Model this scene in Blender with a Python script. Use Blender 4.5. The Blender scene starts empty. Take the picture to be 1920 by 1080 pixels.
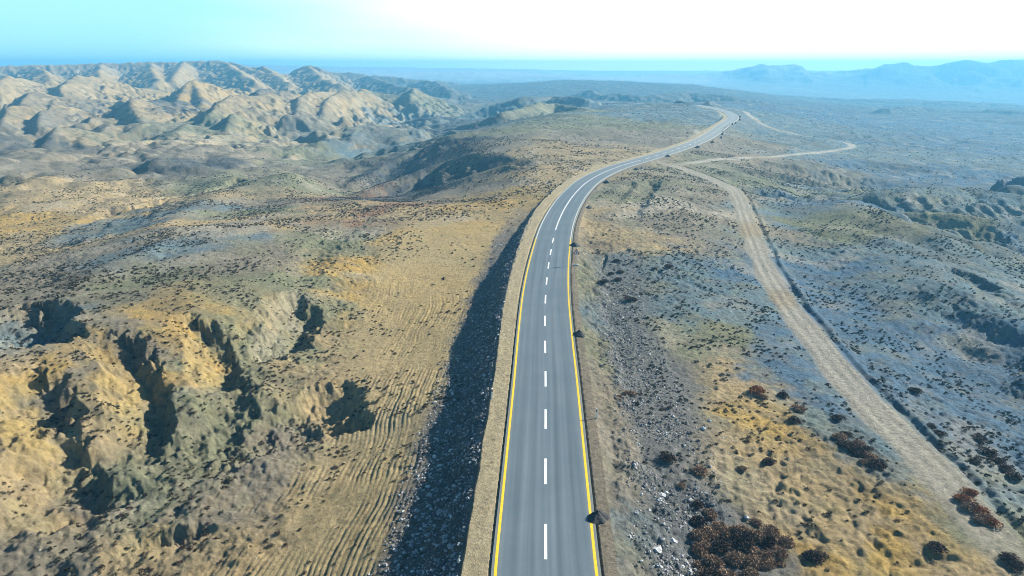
import bpy, math, random
import numpy as np
from mathutils import Vector, Matrix

random.seed(7)
rng = np.random.default_rng(11)
SC = bpy.context.scene
COL = SC.collection

# ------------------------------------------------------------------ camera
F = 1371.0                      # focal length for a 1920 px wide frame
PITCH = math.atan(415.0 / F)
CH = 34.0                       # flying height over the road
CP, SP = math.cos(PITCH), math.sin(PITCH)
cam_d = bpy.data.cameras.new('camera')
cam_d.sensor_width = 36.0
cam_d.lens = 36.0 * F / 1920.0
cam_d.clip_start = 0.5
cam_d.clip_end = 60000.0
cam = bpy.data.objects.new('camera', cam_d)
cam.location = (0, 0, CH)
cam.rotation_euler = (math.pi / 2 - PITCH, 0, 0)
COL.objects.link(cam)
SC.camera = cam


def P(u, v, z=0.0):
    """where the view ray of a photo position meets height z"""
    r, d = (u - 960) / F, (v - 540) / F
    t = (CH - z) / (SP + d * CP)
    return np.array([r * t, (CP - d * SP) * t, z])


def PD(u, v, D):
    """point on that ray at ground distance D ahead"""
    r, d = (u - 960) / F, (v - 540) / F
    t = D / (CP - d * SP)
    return np.array([r * t, D, CH - t * (SP + d * CP)])


def Q(p):
    """(u, v, z) or (u, v, 'D', dist)"""
    return PD(p[0], p[1], p[3]) if len(p) == 4 else P(*p)


# ------------------------------------------------------------------ noise
_T = {}


def perlin(x, y, seed=0):
    if seed not in _T:
        a = np.random.default_rng(1000 + seed).uniform(0, 2 * np.pi, (256, 256))
        _T[seed] = (np.cos(a).astype(np.float32), np.sin(a).astype(np.float32))
    gx, gy = _T[seed]
    xf, yf = np.floor(x), np.floor(y)
    xi, yi = xf.astype(np.int64) & 255, yf.astype(np.int64) & 255
    fx, fy = (x - xf).astype(np.float32), (y - yf).astype(np.float32)
    x1, y1 = (xi + 1) & 255, (yi + 1) & 255
    u = fx * fx * fx * (fx * (fx * 6 - 15) + 10)
    v = fy * fy * fy * (fy * (fy * 6 - 15) + 10)
    a = gx[xi, yi] * fx + gy[xi, yi] * fy
    b = gx[x1, yi] * (fx - 1) + gy[x1, yi] * fy
    c = gx[xi, y1] * fx + gy[xi, y1] * (fy - 1)
    d = gx[x1, y1] * (fx - 1) + gy[x1, y1] * (fy - 1)
    a = a + (b - a) * u
    c = c + (d - c) * u
    return (a + (c - a) * v) * 1.5


def fbm(x, y, wl, octv, seed=0, gain=0.5):
    s, amp = 0.0, 1.0
    for k in range(octv):
        s = s + amp * perlin(x / wl + 17.3 * k, y / wl - 9.1 * k, seed + k)
        amp *= gain
        wl *= 0.5
    return s


def ridged(x, y, wl, octv, seed=0, gain=0.55):
    s, amp, w = 0.0, 1.0, 1.0
    for k in range(octv):
        n = 1.0 - np.abs(perlin(x / wl + 5.7 * k, y / wl + 3.3 * k, seed + k))
        n = n * n * w
        w = np.clip(n * 1.6, 0, 1)
        s = s + amp * n
        amp *= gain
        wl *= 0.5
    return s


def sstep(a, b, x):
    t = np.clip((x - a) / (b - a), 0, 1)
    return t * t * (3 - 2 * t)


# ------------------------------------------------------------------ big shape of the land
CTRL = [
    # ground beside the road, left foot of the embankment
    (738, 1080, -4.0), (748, 900, -4.0), (803, 740, -4.0), (853, 600, -3.9), (906, 500, -3.1), (950, 430, -2.0),
    (985, 385, -1.2), (1040, 340, -.8), (1160, 300, -.6), (1250, 275, -.6),
    (600, 1075, -5.6), (400, 1075, -6.4), (200, 1075, -6.6), (0, 1075, -7), (650, 860, -6), (420, 900, -5.9),
    (200, 930, -6.2), (0, 960, -6.6), (-200, 1000, -7.2), (760, 650, -5), (700, 560, -4.2), (820, 480, -2.8),
    # knoll with the eroded edge
    (480, 540, 0), (560, 515, -.8), (350, 560, .6), (250, 615, .6), (400, 480, -.8), (330, 425, 0), (120, 620, .6),
    (0, 570, -.5), (150, 560, .2), (-200, 620, 0), (60, 900, -5.6), (200, 850, -5.4), (350, 770, -4.5), (480, 700, -4.4),
    (620, 610, -4.2), (150, 530, -2.5),
    # beyond the knoll
    (100, 470, -7), (0, 430, -8.5), (200, 405, -9.5), (330, 362, -11), (100, 350, -8), (450, 410, -3.5),
    (600, 395, -3.2), (550, 330, -6.5), (720, 420, -2), (650, 375, -4.2), (400, 305, -9), (200, 300, -8.5), (50, 290, -8.5),
    (500, 262, -10.5), (650, 240, -17), (720, 290, -17), (300, 330, -8), (-300, 400, -8),
    # plateau left of the far road
    (960, 330, .2), (1000, 300, 1), (950, 240, 3), (1050, 215, 3.5), (1100, 260, 1.5), (880, 268, 2), (1150, 225, 2),
    (640, 362, -13), (760, 374, -8), (860, 362, -5), (930, 352, -2.5), (640, 300, -17), (800, 228, -22), (720, 350, -15), (600, 330, -13), (790, 345, -12), (740, 262, -17), (560, 262, -15),
    # far middle and far left
    (300, 205, -12), (100, 212, -11), (600, 205, -17), (800, 182, -24), (900, 162, -30), (1000, 152, -36), (1150, 178, -14),
    (1225, 195, 0), (1290, 195, 1.5), (1400, 192, -8), (-300, 220, -11),
    (600, 160, 'D', 1700), (300, 150, 'D', 1500), (0, 150, 'D', 1500), (1100, 150, 'D', 1800), (1300, 160, 'D', 1560),
    (1500, 210, 'D', 1000), (1700, 214, 'D', 1050), (1900, 222, 'D', 900), (1600, 196, 'D', 1500), (1950, 193, 'D', 2000), (1500, 182, 'D', 2200),
    (1700, 188, 'D', 1560), (1300, 170, 'D', 1900), (1900, 195, 'D', 2040), (1500, 176, 'D', 2280), (1200, 157, 'D', 2700),
    (960, 136, 'D', 3700), (600, 136, 'D', 3700), (200, 136, 'D', 3700), (-200, 136, 'D', 3700), (1400, 137, 'D', 3700),
    (1900, 138, 'D', 3700), (960, 131, 'D', 4900), (200, 131, 'D', 4900), (1900, 131, 'D', 4900), (2300, 210, 'D', 1560),
    # right of the road
    (1150, 1075, -1.4), (1200, 1000, -2.4), (1300, 1000, -2.6), (1500, 1000, -2.6), (1900, 1060, -2.8), (1720, 860, -3),
    (1500, 800, -2.8), (1250, 700, -2.4), (1180, 600, -1.6), (1250, 500, -1.5), (1300, 420, -.6), (1200, 385, -.2),
    (1285, 340, .6), (1400, 450, -2), (1500, 640, -3), (1150, 480, -1.0), (1110, 800, -.8),
    (1660, 600, -5.5), (1600, 500, -6), (1800, 700, -7.5), (1920, 820, -6), (1910, 600, -9), (1500, 430, -4.5), (1450, 375, -4.5),
    (1700, 480, -8.5), (1910, 490, -13), (1550, 395, -10), (1700, 365, -6.5), (1860, 400, -10), (1600, 345, -11),
    (1800, 330, -13), (1500, 322, -7), (1400, 303, -3.2), (1600, 290, -9.5), (1800, 270, -18), (1900, 300, -17),
    (1500, 250, -10), (1650, 242, -20), (1850, 238, -29), (1430, 235, -5), (1380, 218, 0), (1350, 202, .5), (1330, 250, 0), (1300, 280, -.2),
    (2200, 700, -10), (2200, 400, -14), (2300, 1000, -6),
]


def polar(x, y):
    return np.arctan2(x, y), np.log(np.hypot(x, y) + 1e-6)


class Field:
    """smooth field through the control values, kept as a log-polar table"""
    T0, T1, NT = -1.0, 1.0, 560
    R0, R1, NR = math.log(20), math.log(16500), 820

    def __init__(self, pts, vals, kind='rbf', power=4.5):
        q = np.array([polar(p[0], p[1]) for p in pts])
        V = np.asarray(vals, float)
        V = V.reshape(len(q), -1)
        tt = np.linspace(self.T0, self.T1, self.NT)
        rr = np.linspace(self.R0, self.R1, self.NR)
        TT, RR = np.meshgrid(tt, rr, indexing='ij')
        out = np.zeros(TT.shape + (V.shape[1],))
        if kind == 'rbf':
            D = np.hypot(q[:, None, 0] - q[None, :, 0], q[:, None, 1] - q[None, :, 1])
            n = len(q)
            A = np.zeros((n + 1, n + 1))
            A[:n, :n] = np.sqrt(D * D + 0.0009)
            A[:n, :n] += np.eye(n) * 0.0
            A[n, :n] = A[:n, n] = 1
            W = np.linalg.solve(A, np.vstack([V, np.zeros((1, V.shape[1]))]))
            out += W[n]
            for i in range(n):
                d = np.sqrt((TT - q[i, 0]) ** 2 + (RR - q[i, 1]) ** 2 + 0.0009)
                out += d[..., None] * W[i]
        else:
            ws = np.zeros(TT.shape)
            for i in range(len(q)):
                d2 = (TT - q[i, 0]) ** 2 + (RR - q[i, 1]) ** 2 + 0.0006
                w = d2 ** (-power / 2)
                ws += w
                out += w[..., None] * V[i]
            out /= ws[..., None]
        self.tab = out.astype(np.float32)

    def __call__(self, x, y):
        t, r = polar(x, y)
        a = np.clip((t - self.T0) / (self.T1 - self.T0) * (self.NT - 1), 0, self.NT - 1.001)
        b = np.clip((r - self.R0) / (self.R1 - self.R0) * (self.NR - 1), 0, self.NR - 1.001)
        ai, bi = a.astype(np.int64), b.astype(np.int64)
        fa, fb = (a - ai)[..., None].astype(np.float32), (b - bi)[..., None].astype(np.float32)
        T = self.tab
        o = (T[ai, bi] * (1 - fa) + T[ai + 1, bi] * fa) * (1 - fb) + (T[ai, bi + 1] * (1 - fa) + T[ai + 1, bi + 1] * fa) * fb
        return o[..., 0] if o.shape[-1] == 1 else o


_cp = [Q(p) for p in CTRL]
MACRO = Field(_cp, [p[2] for p in _cp])

# ------------------------------------------------------------------ road and track courses (ahead distance -> sideways position)


class Course:
    def __init__(self, pts, zs=None, back=None, smooth=3):
        W = np.array(pts)
        if back is not None:
            W = np.vstack([back, W])
        y = W[:, 1]
        yy = np.arange(y[0], y[-1], 0.5)
        xx = np.interp(yy, y, W[:, 0])
        zz = np.interp(yy, y, W[:, 2])
        # rounding grows with distance
        for it in range(smooth):
            xx = self._blur(yy, xx)
            zz = self._blur(yy, zz)
        self.y, self.x, self.z = yy, xx, zz
        self.dx = np.gradient(xx, yy)
        seg = np.hypot(np.diff(xx), np.diff(yy))
        self.s = np.concatenate([[0], np.cumsum(seg)])

    @staticmethod
    def _blur(y, v):
        c = np.concatenate([[0], np.cumsum((v[1:] + v[:-1]) / 2 * np.diff(y))])
        h = np.clip(0.02 * np.abs(y) + 1.0, 1, 14)
        h = np.minimum(h, np.minimum(y - y[0], y[-1] - y) + 1e-3)
        a, b = y - h, y + h
        return (np.interp(b, y, c) - np.interp(a, y, c)) / (b - a)

    def local(self, x, y):
        xr = np.interp(y, self.y, self.x)
        dx = np.interp(y, self.y, self.dx)
        zr = np.interp(y, self.y, self.z)
        d = (x - xr) / np.sqrt(1 + dx * dx)
        inside = (y >= self.y[0]) & (y <= self.y[-1]) & (np.abs(x - xr) < 60)
        return d, zr, inside

    def at(self, y):
        return float(np.interp(y, self.y, self.x)), float(np.interp(y, self.y, self.z)), float(np.interp(y, self.y, self.dx))


ROAD = Course([P(u, v, z) for u, v, z in [
    (1023, 1080, 0), (1023, 900, 0), (1023, 790, 0), (1023, 700, 0), (1022, 640, 0), (1022, 600, 0), (1022.5, 560, 0), (1025, 525, 0), (1028.5, 496, 0),
    (1033, 470, 0), (1037.5, 447, 0), (1044, 422, 0), (1057, 393, 0), (1073, 368, 0), (1097, 343, 0), (1124, 326.5, 0),
    (1160, 311.8, 0), (1206, 299, 0), (1247, 287, 0), (1276, 277.5, 0), (1297, 270, 0), (1317, 261.5, 0), (1334, 252, 0),
    (1346, 243, 0), (1357, 234.5, 0), (1370, 227, .2), (1376, 220.5, .5), (1373, 214, .8), (1360, 208.6, 1.1), (1342, 203.6, 1.4), (1324, 199.4, 1.6),
    (1308, 197.2, 0.8), (1290, 196.6, -2), (1275, 196.3, -5)]],
    back=np.array([[2.2, -60, 0], [2.25, 0, 0]]))
TRK = Course([P(u, v, MACRO(*P(u, v, z0)[:2]).item() if False else z0) for u, v, z0 in [
    (2010, 1160, -2.9), (1915, 1062, -2.9), (1850, 990, -2.9), (1775, 905, -3), (1700, 825, -3), (1630, 750, -3), (1575, 690, -3), (1520, 625, -3),
    (1472, 560, -2.8), (1440, 510, -2.5), (1420, 465, -2.2), (1404, 425, -1.8), (1393, 390, -1.2), (1384, 360, -.6), (1372, 340, -.2),
    (1345, 322, .1), (1310, 312, .1), (1265, 303, 0), (1225, 298, 0)]], smooth=2)
LOOP = Course([P(u, v, z0) for u, v, z0 in [
    (1255, 303, 0), (1330, 297, -1), (1400, 291.5, -2.4), (1470, 287, -4.5), (1530, 283.5, -6.5), (1570, 279.5, -8), (1594, 273, -8.6), (1601, 267, -8.8),
    (1590, 260.5, -9), (1555, 255.5, -9), (1510, 251, -9), (1465, 245, -7.5), (1436, 238.5, -6), (1420, 231, -4.5), (1408, 222, -3),
    (1398, 212, -2), (1385, 205, -1)]], smooth=2)

# ------------------------------------------------------------------ ridges and gullies


def near_line(x, y, L):
    """distance, side (+ = right of travel), height along line"""
    bd = np.full(x.shape, 1e18)
    bs = np.zeros(x.shape)
    bz = np.zeros(x.shape)
    bt = np.zeros(x.shape)
    n = len(L) - 1
    for i in range(n):
        ax, ay, az = L[i]
        ex, ey, ez = L[i + 1] - L[i]
        l2 = ex * ex + ey * ey + 1e-9
        t = np.clip(((x - ax) * ex + (y - ay) * ey) / l2, 0, 1)
        qx, qy = x - ax - t * ex, y - ay - t * ey
        d = qx * qx + qy * qy
        m = d < bd
        bd = np.where(m, d, bd)
        cr = (ex * qy - ey * qx) / (np.sqrt(l2 * (d + 1e-9)))
        bs = np.where(m, -cr, bs)
        bz = np.where(m, az + t * ez, bz)
        bt = np.where(m, (i + t) / n, bt)
    return np.sqrt(bd), bs, bz, bt


# tents: crest lines (u, v, z) or (u, v, 'D', dist); slope on the left and right of travel; foot length
TENTS = [
    # mesa on the left skyline and its spurs
    ([(-500, 123, 'D', 1500), (-100, 123.5, 'D', 1500), (0, 124.5, 'D', 1500), (130, 120, 'D', 1550), (300, 117, 'D', 1600), (410, 114.5, 'D', 1600), (428, 115.5, 'D', 1590), (445, 122, 'D', 1560), (500, 133, 'D', 1500), (560, 150, 'D', 1480)], .4, .75, 40),
    ([(60, 125, 'D', 1480), (85, 134, 'D', 1330), (95, 152, 'D', 1120)], .75, .5, 60),
    ([(190, 121, 'D', 1530), (185, 131, 'D', 1360), (190, 150, 'D', 1150)], .75, .5, 60),
    ([(285, 118.5, 'D', 1570), (282, 128, 'D', 1400), (296, 150, 'D', 1150)], .75, .5, 60),
    ([(345, 117, 'D', 1580), (335, 132, 'D', 1350), (322, 150, 'D', 1180)], .75, .5, 60),
    ([(420, 116, 'D', 1590), (440, 129, 'D', 1350), (480, 155, 'D', 1100)], .7, .5, 60),
    ([(450, 124, 'D', 1560), (515, 140, 'D', 1350), (545, 158, 'D', 1150)], .7, .5, 60),
    ([(470, 131, 'D', 1550), (492, 125, 'D', 1500), (505, 131, 'D', 1450), (520, 145, 'D', 1300)], .6, .5, 60),
    ([(560, 130, 'D', 1560), (570, 125.5, 'D', 1550), (580, 124, 'D', 1550), (592, 126, 'D', 1550), (610, 135, 'D', 1500)], .6, .6, 70),
    ([(600, 133, 'D', 1700), (650, 136, 'D', 1700), (700, 142, 'D', 1700), (790, 150, 'D', 1700), (850, 155, 'D', 1800)], .4, .4, 90),
    ([(580, 126, 'D', 1540), (600, 145, 'D', 1250), (640, 160, 'D', 1080)], .6, .5, 60),
    ([(690, 143, 'D', 1600), (720, 155, 'D', 1350), (790, 172, 'D', 1120)], .55, .45, 60),
    ([(790, 152, 'D', 1500), (815, 154, 'D', 1450), (845, 170, 'D', 1200)], .55, .45, 60),
    ([(880, 160, 'D', 1900), (945, 160, 'D', 1850), (1000, 166, 'D', 1700)], .4, .45, 80),
    ([(1095, 172, 'D', 1250), (1108, 170, 'D', 1230), (1125, 176, 'D', 1200)], .5, .45, 40),
    ([(1140, 177, 'D', 1150), (1160, 176, 'D', 1150), (1200, 182, 'D', 1100)], .5, .45, 40),
    # badland hills, left
    ([(400, 160, 'D', 1000), (362, 150, 'D', 900), (347, 164, 'D', 850), (328, 194, 'D', 760)], .55, .95, 60),
    ([(362, 150, 'D', 900), (372, 170, 'D', 830), (382, 192, 'D', 770)], .8, .7, 50),
    ([(200, 150, 'D', 1060), (146, 141, 'D', 960), (128, 153, 'D', 880), (112, 168, 'D', 830)], .5, .9, 60),
    ([(60, 152, 'D', 1000), (14, 142, 'D', 920), (0, 158, 'D', 830), (-14, 170, 'D', 800)], .5, .9, 60),
    ([(320, 190, 'D', 720), (252, 184, 'D', 640), (245, 190, 'D', 620), (268, 232, 'D', 540)], .38, .85, 50),
    ([(520, 178, 'D', 720), (433, 179, 'D', 640), (392, 213, 'D', 560)], .45, .85, 50),
    ([(560, 180, 'D', 830), (505, 163, 'D', 760), (490, 166, 'D', 735), (474, 204, 'D', 640)], .62, .7, 50),
    ([(470, 222, 'D', 580), (436, 210, 'D', 560), (424, 244, 'D', 510)], .6, .85, 40),
    ([(640, 172, 'D', 830), (578, 171, 'D', 760), (562, 182, 'D', 710), (556, 222, 'D', 620)], .6, .85, 50),
    ([(700, 178, 'D', 830), (640, 170, 'D', 800), (612, 190, 'D', 720), (600, 222, 'D', 640)], .55, .8, 50),
    ([(760, 178, 'D', 880), (680, 168, 'D', 880), (665, 180, 'D', 800), (650, 200, 'D', 740)], .5, .7, 50),
    ([(820, 186, 'D', 900), (776, 166, 'D', 900), (770, 180, 'D', 840)], .45, .8, 40),
    ([(150, 204, 'D', 660), (100, 200, 'D', 620), (78, 208, 'D', 590), (72, 238, 'D', 540)], .35, .9, 40),
    ([(60, 200, 'D', 640), (14, 201, 'D', 610), (2, 236, 'D', 540)], .4, .9, 40),
    ([(80, 176, 'D', 760), (55, 175, 'D', 740), (40, 195, 'D', 690)], .4, .8, 40),
    ([(190, 250, 'D', 490), (128, 238, 'D', 470), (108, 238, 'D', 460), (86, 268, 'D', 420)], .4, .8, 40),
    ([(170, 252, 'D', 480), (150, 262, 'D', 440), (160, 275, 'D', 415)], .4, .6, 30),
    ([(410, 288, 'D', 415), (360, 273, 'D', 410), (338, 271, 'D', 405), (312, 288, 'D', 380), (290, 302, 'D', 362)], .3, .7, 30),
    ([(405, 290, 'D', 400), (412, 300, 'D', 380)], .4, .8, 25),
    ([(520, 300, 'D', 400), (480, 295, 'D', 390), (455, 305, 'D', 370)], .25, .7, 25),
    ([(380, 240, 'D', 560), (350, 232, 'D', 540), (330, 250, 'D', 480)], .35, .45, 40),
    ([(30, 318, 'D', 355), (-40, 310, 'D', 350), (-80, 330, 'D', 320)], .3, .5, 40),
    # dark shoulders of the plateau
    ([(960, 262, 3.4), (880, 256, 3.4), (848, 260, 2.4), (800, 274, -3), (730, 304, -8.5), (655, 345, -12.5)], .62, .5, 40),
    ([(1000, 300, 2), (930, 286, 2.6), (890, 284, 2), (840, 300, -3), (770, 326, -7.5), (690, 354, -10.5)], .62, .5, 34),
    ([(1000, 316, 1.4), (950, 308, 1.6), (890, 326, -1.5), (800, 356, -7)], .6, .8, 22),
    ([(930, 240, 3.2), (850, 252, 1), (770, 270, -9), (690, 296, -15)], .5, .6, 30),
    ([(1100, 200, 4), (1040, 190, 5.5), (1012, 194, 5), (940, 212, 2), (900, 228, -4), (835, 246, -15)], .6, .5, 45),
    ([(1090, 184, 4.5), (1040, 177, 6), (975, 186, 2), (920, 199, -5), (850, 224, -17)], .6, .5, 45),
    ([(1330, 191, 3), (1306, 186, 7), (1280, 190, 4), (1230, 197, 0)], .5, .5, 25),
    ([(1230, 212, 2), (1200, 215, 2.8), (1160, 235, .8)], .3, .4, 30),
    # knoll behind the eroded edge, long ridge to the left
    ([(420, 355, -6.6), (330, 405, -3.4), (250, 470, -1.2), (120, 560, .8), (0, 640, 1.5)], .25, .25, 30),
    ([(330, 440, -.2), (270, 470, .2), (150, 520, -1.5), (0, 560, -4)], .35, .4, 14),
    # right side
    ([(1760, 505, -6.6), (1835, 530, -5.4), (1862, 548, -6), (1850, 600, -8.6)], .34, .5, 9),
    ([(1480, 360, -3.8), (1466, 366, -3.8), (1452, 382, -5)], .5, .6, 4),
    ([(1560, 374, -6.4), (1538, 376, -5.6), (1518, 396, -8.2)], .5, .65, 6),
    ([(1920, 366, -7), (1800, 350, -5), (1700, 352, -3.6), (1610, 362, -5)], .4, .35, 24),
    ([(2000, 334, -17), (1750, 312, -10), (1600, 300, -8), (1480, 300, -5)], .3, .25, 30),
    ([(1980, 440, -11), (1860, 410, -7), (1740, 392, -5.4), (1650, 384, -6.4)], .5, .4, 16),
    ([(2000, 470, -13), (1880, 432, -9.6), (1760, 412, -8.4)], .5, .4, 10),
    ([(1660, 205, 'D', 1050), (1720, 200, 'D', 1150), (1790, 206, 'D', 1150), (1860, 207, 'D', 1100), (1960, 216, 'D', 1050)], .35, .4, 70),
    ([(1460, 200, 'D', 1100), (1560, 195, 'D', 1300), (1640, 202, 'D', 1250)], .3, .35, 70),
    ([(1420, 186, 'D', 1500), (1500, 181, 'D', 1600), (1580, 186, 'D', 1600), (1700, 190, 'D', 1500)], .3, .35, 80),
    ([(1060, 163, 'D', 1700), (1150, 158, 'D', 1750), (1260, 164, 'D', 1700)], .3, .35, 80),
    ([(1230, 178, 'D', 1100), (1290, 174, 'D', 1150), (1370, 180, 'D', 1100)], .3, .35, 60),
    # blue mountains on the right skyline and the faint far range
    ([(1080, 146, 'D', 3900), (1180, 143, 'D', 3600), (1250, 140, 'D', 3400), (1330, 134.5, 'D', 3250), (1390, 130, 'D', 3200), (1420, 127, 'D', 3160), (1455, 123.5, 'D', 3120), (1485, 121, 'D', 3120), (1500, 122, 'D', 3120),
      (1512, 131, 'D', 3120), (1540, 130, 'D', 3090), (1590, 128.5, 'D', 3060), (1622, 126.5, 'D', 3060), (1640, 128, 'D', 3060), (1665, 123, 'D', 3000), (1700, 120, 'D', 3000), (1715, 124, 'D', 3000), (1760, 121, 'D', 3000),
      (1815, 113, 'D', 2940), (1842, 119, 'D', 2940), (1882, 112, 'D', 2940), (1920, 116, 'D', 2940), (2060, 115, 'D', 2880), (2400, 118, 'D', 2880), (3200, 120, 'D', 2400)], .3, .3, 540),
    ([(-300, 122, 'D', 4300), (200, 123, 'D', 4300), (470, 121, 'D', 4300), (640, 125, 'D', 4300), (800, 127, 'D', 4300), (1000, 130, 'D', 4300)], .2, .1, 540),
]

# gullies: line, depth, width left / right of travel (metres), sharpness
GULLIES = [
    ([(70, 590, .5), (60, 640, 0), (30, 690, -3), (-30, 770, -8)], 4.6, 5.5, 8.0),
    ([(96, 735, -2), (112, 790, -5), (128, 870, -7), (170, 960, -7.4), (150, 1060, -8)], 2.4, 2.2, 5.5),
    ([(242, 640, 0), (272, 720, -4), (292, 790, -5.5), (300, 860, -6.4), (255, 950, -7.2)], 2.7, 2.3, 5.2),
    ([(384, 600, 0), (412, 650, -2.5), (420, 700, -4.2), (440, 770, -5.2), (400, 860, -6.4)], 2.3, 2.2, 4.4),
    ([(566, 558, -.5), (556, 600, -2), (500, 655, -4), (430, 690, -4.2), (360, 720, -4.8)], 2.7, 3.4, 6.0),
    ([(630, 745, -5), (560, 790, -5.5), (470, 838, -6.5), (400, 866, -6.5), (300, 910, -6.9), (190, 970, -7.3)], 3.0, 4.4, 5.8),
    ([(668, 792, -5.6), (640, 797, -5.8), (590, 815, -6)], 2.6, 2.2, 2.6),
    ([(440, 800, -7), (360, 850, -7.6), (300, 890, -8), (220, 960, -9)], 1.1, 3.4, 5.0),
    ([(250, 900, -8.4), (130, 960, -9.2), (0, 1010, -8)], 1.2, 3.0, 5.0),
    ([(170, 1010, -9.2), (80, 1050, -10), (-40, 1110, -9)], 1.9, 3.6, 5.0),
    ([(460, 890, -7.8), (390, 925, -8), (340, 950, -7)], .7, 1.6, 2.5),
    ([(372, 1033, -7.6), (330, 1045, -7.8), (275, 1062, -8), (200, 1100, -8.6)], 1.3, .8, 1.2),
    # stream cut through the golden plain
    ([(450, 338, -9), (395, 362, -10), (340, 372, -10.5), (255, 396, -11), (215, 400, -11), (200, 412, -11), (120, 450, -10), (0, 490, -9)], 3.2, 3.0, 5.0),
    ([(340, 352, -8.5), (290, 366, -9), (215, 382, -9.5), (205, 398, -10.5)], 1.6, 1.6, 4.0),
    ([(560, 520, -.8), (600, 470, -2), (680, 410, -3), (800, 372, -3.5)], .8, 4, 4),
    # right side
    ([(1395, 350, -3.6), (1440, 358, -4.5), (1490, 372, -6), (1530, 392, -9), (1620, 408, -11), (1720, 440, -12), (1930, 505, -15)], 2.6, 9, 11),
    ([(1580, 378, -9), (1640, 396, -9), (1700, 412, -10), (1790, 452, -12), (1900, 480, -14)], 1.2, 6, 10),
    ([(1440, 318, -7), (1560, 336, -10), (1700, 342, -10.5), (1930, 356, -14)], 3.4, 12, 22),
    ([(1800, 545, -7), (1850, 590, -9), (1900, 660, -10)], 1.4, 2, 4),
    ([(1640, 470, -7), (1690, 478, -8), (1760, 486, -9)], .9, 2.5, 4),
    ([(1225, 345, .2), (1210, 368, -.4), (1188, 405, -.6), (1175, 440, -.9)], 1.1, 2.4, 5.0),
    ([(1185, 345, .1), (1165, 368, -.3), (1150, 400, -.5)], .8, 2.0, 2.6),
    ([(1136, 478, -.9), (1126, 500, -1.1), (1119, 520, -1.2)], .5, .5, .6),
]
TENTS = [(np.array([Q(p) for p in a]), b, c, d) for a, b, c, d in TENTS]
GULLIES = [(np.array([Q(p) for p in a]), b, c, d) for a, b, c, d in GULLIES]


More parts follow.
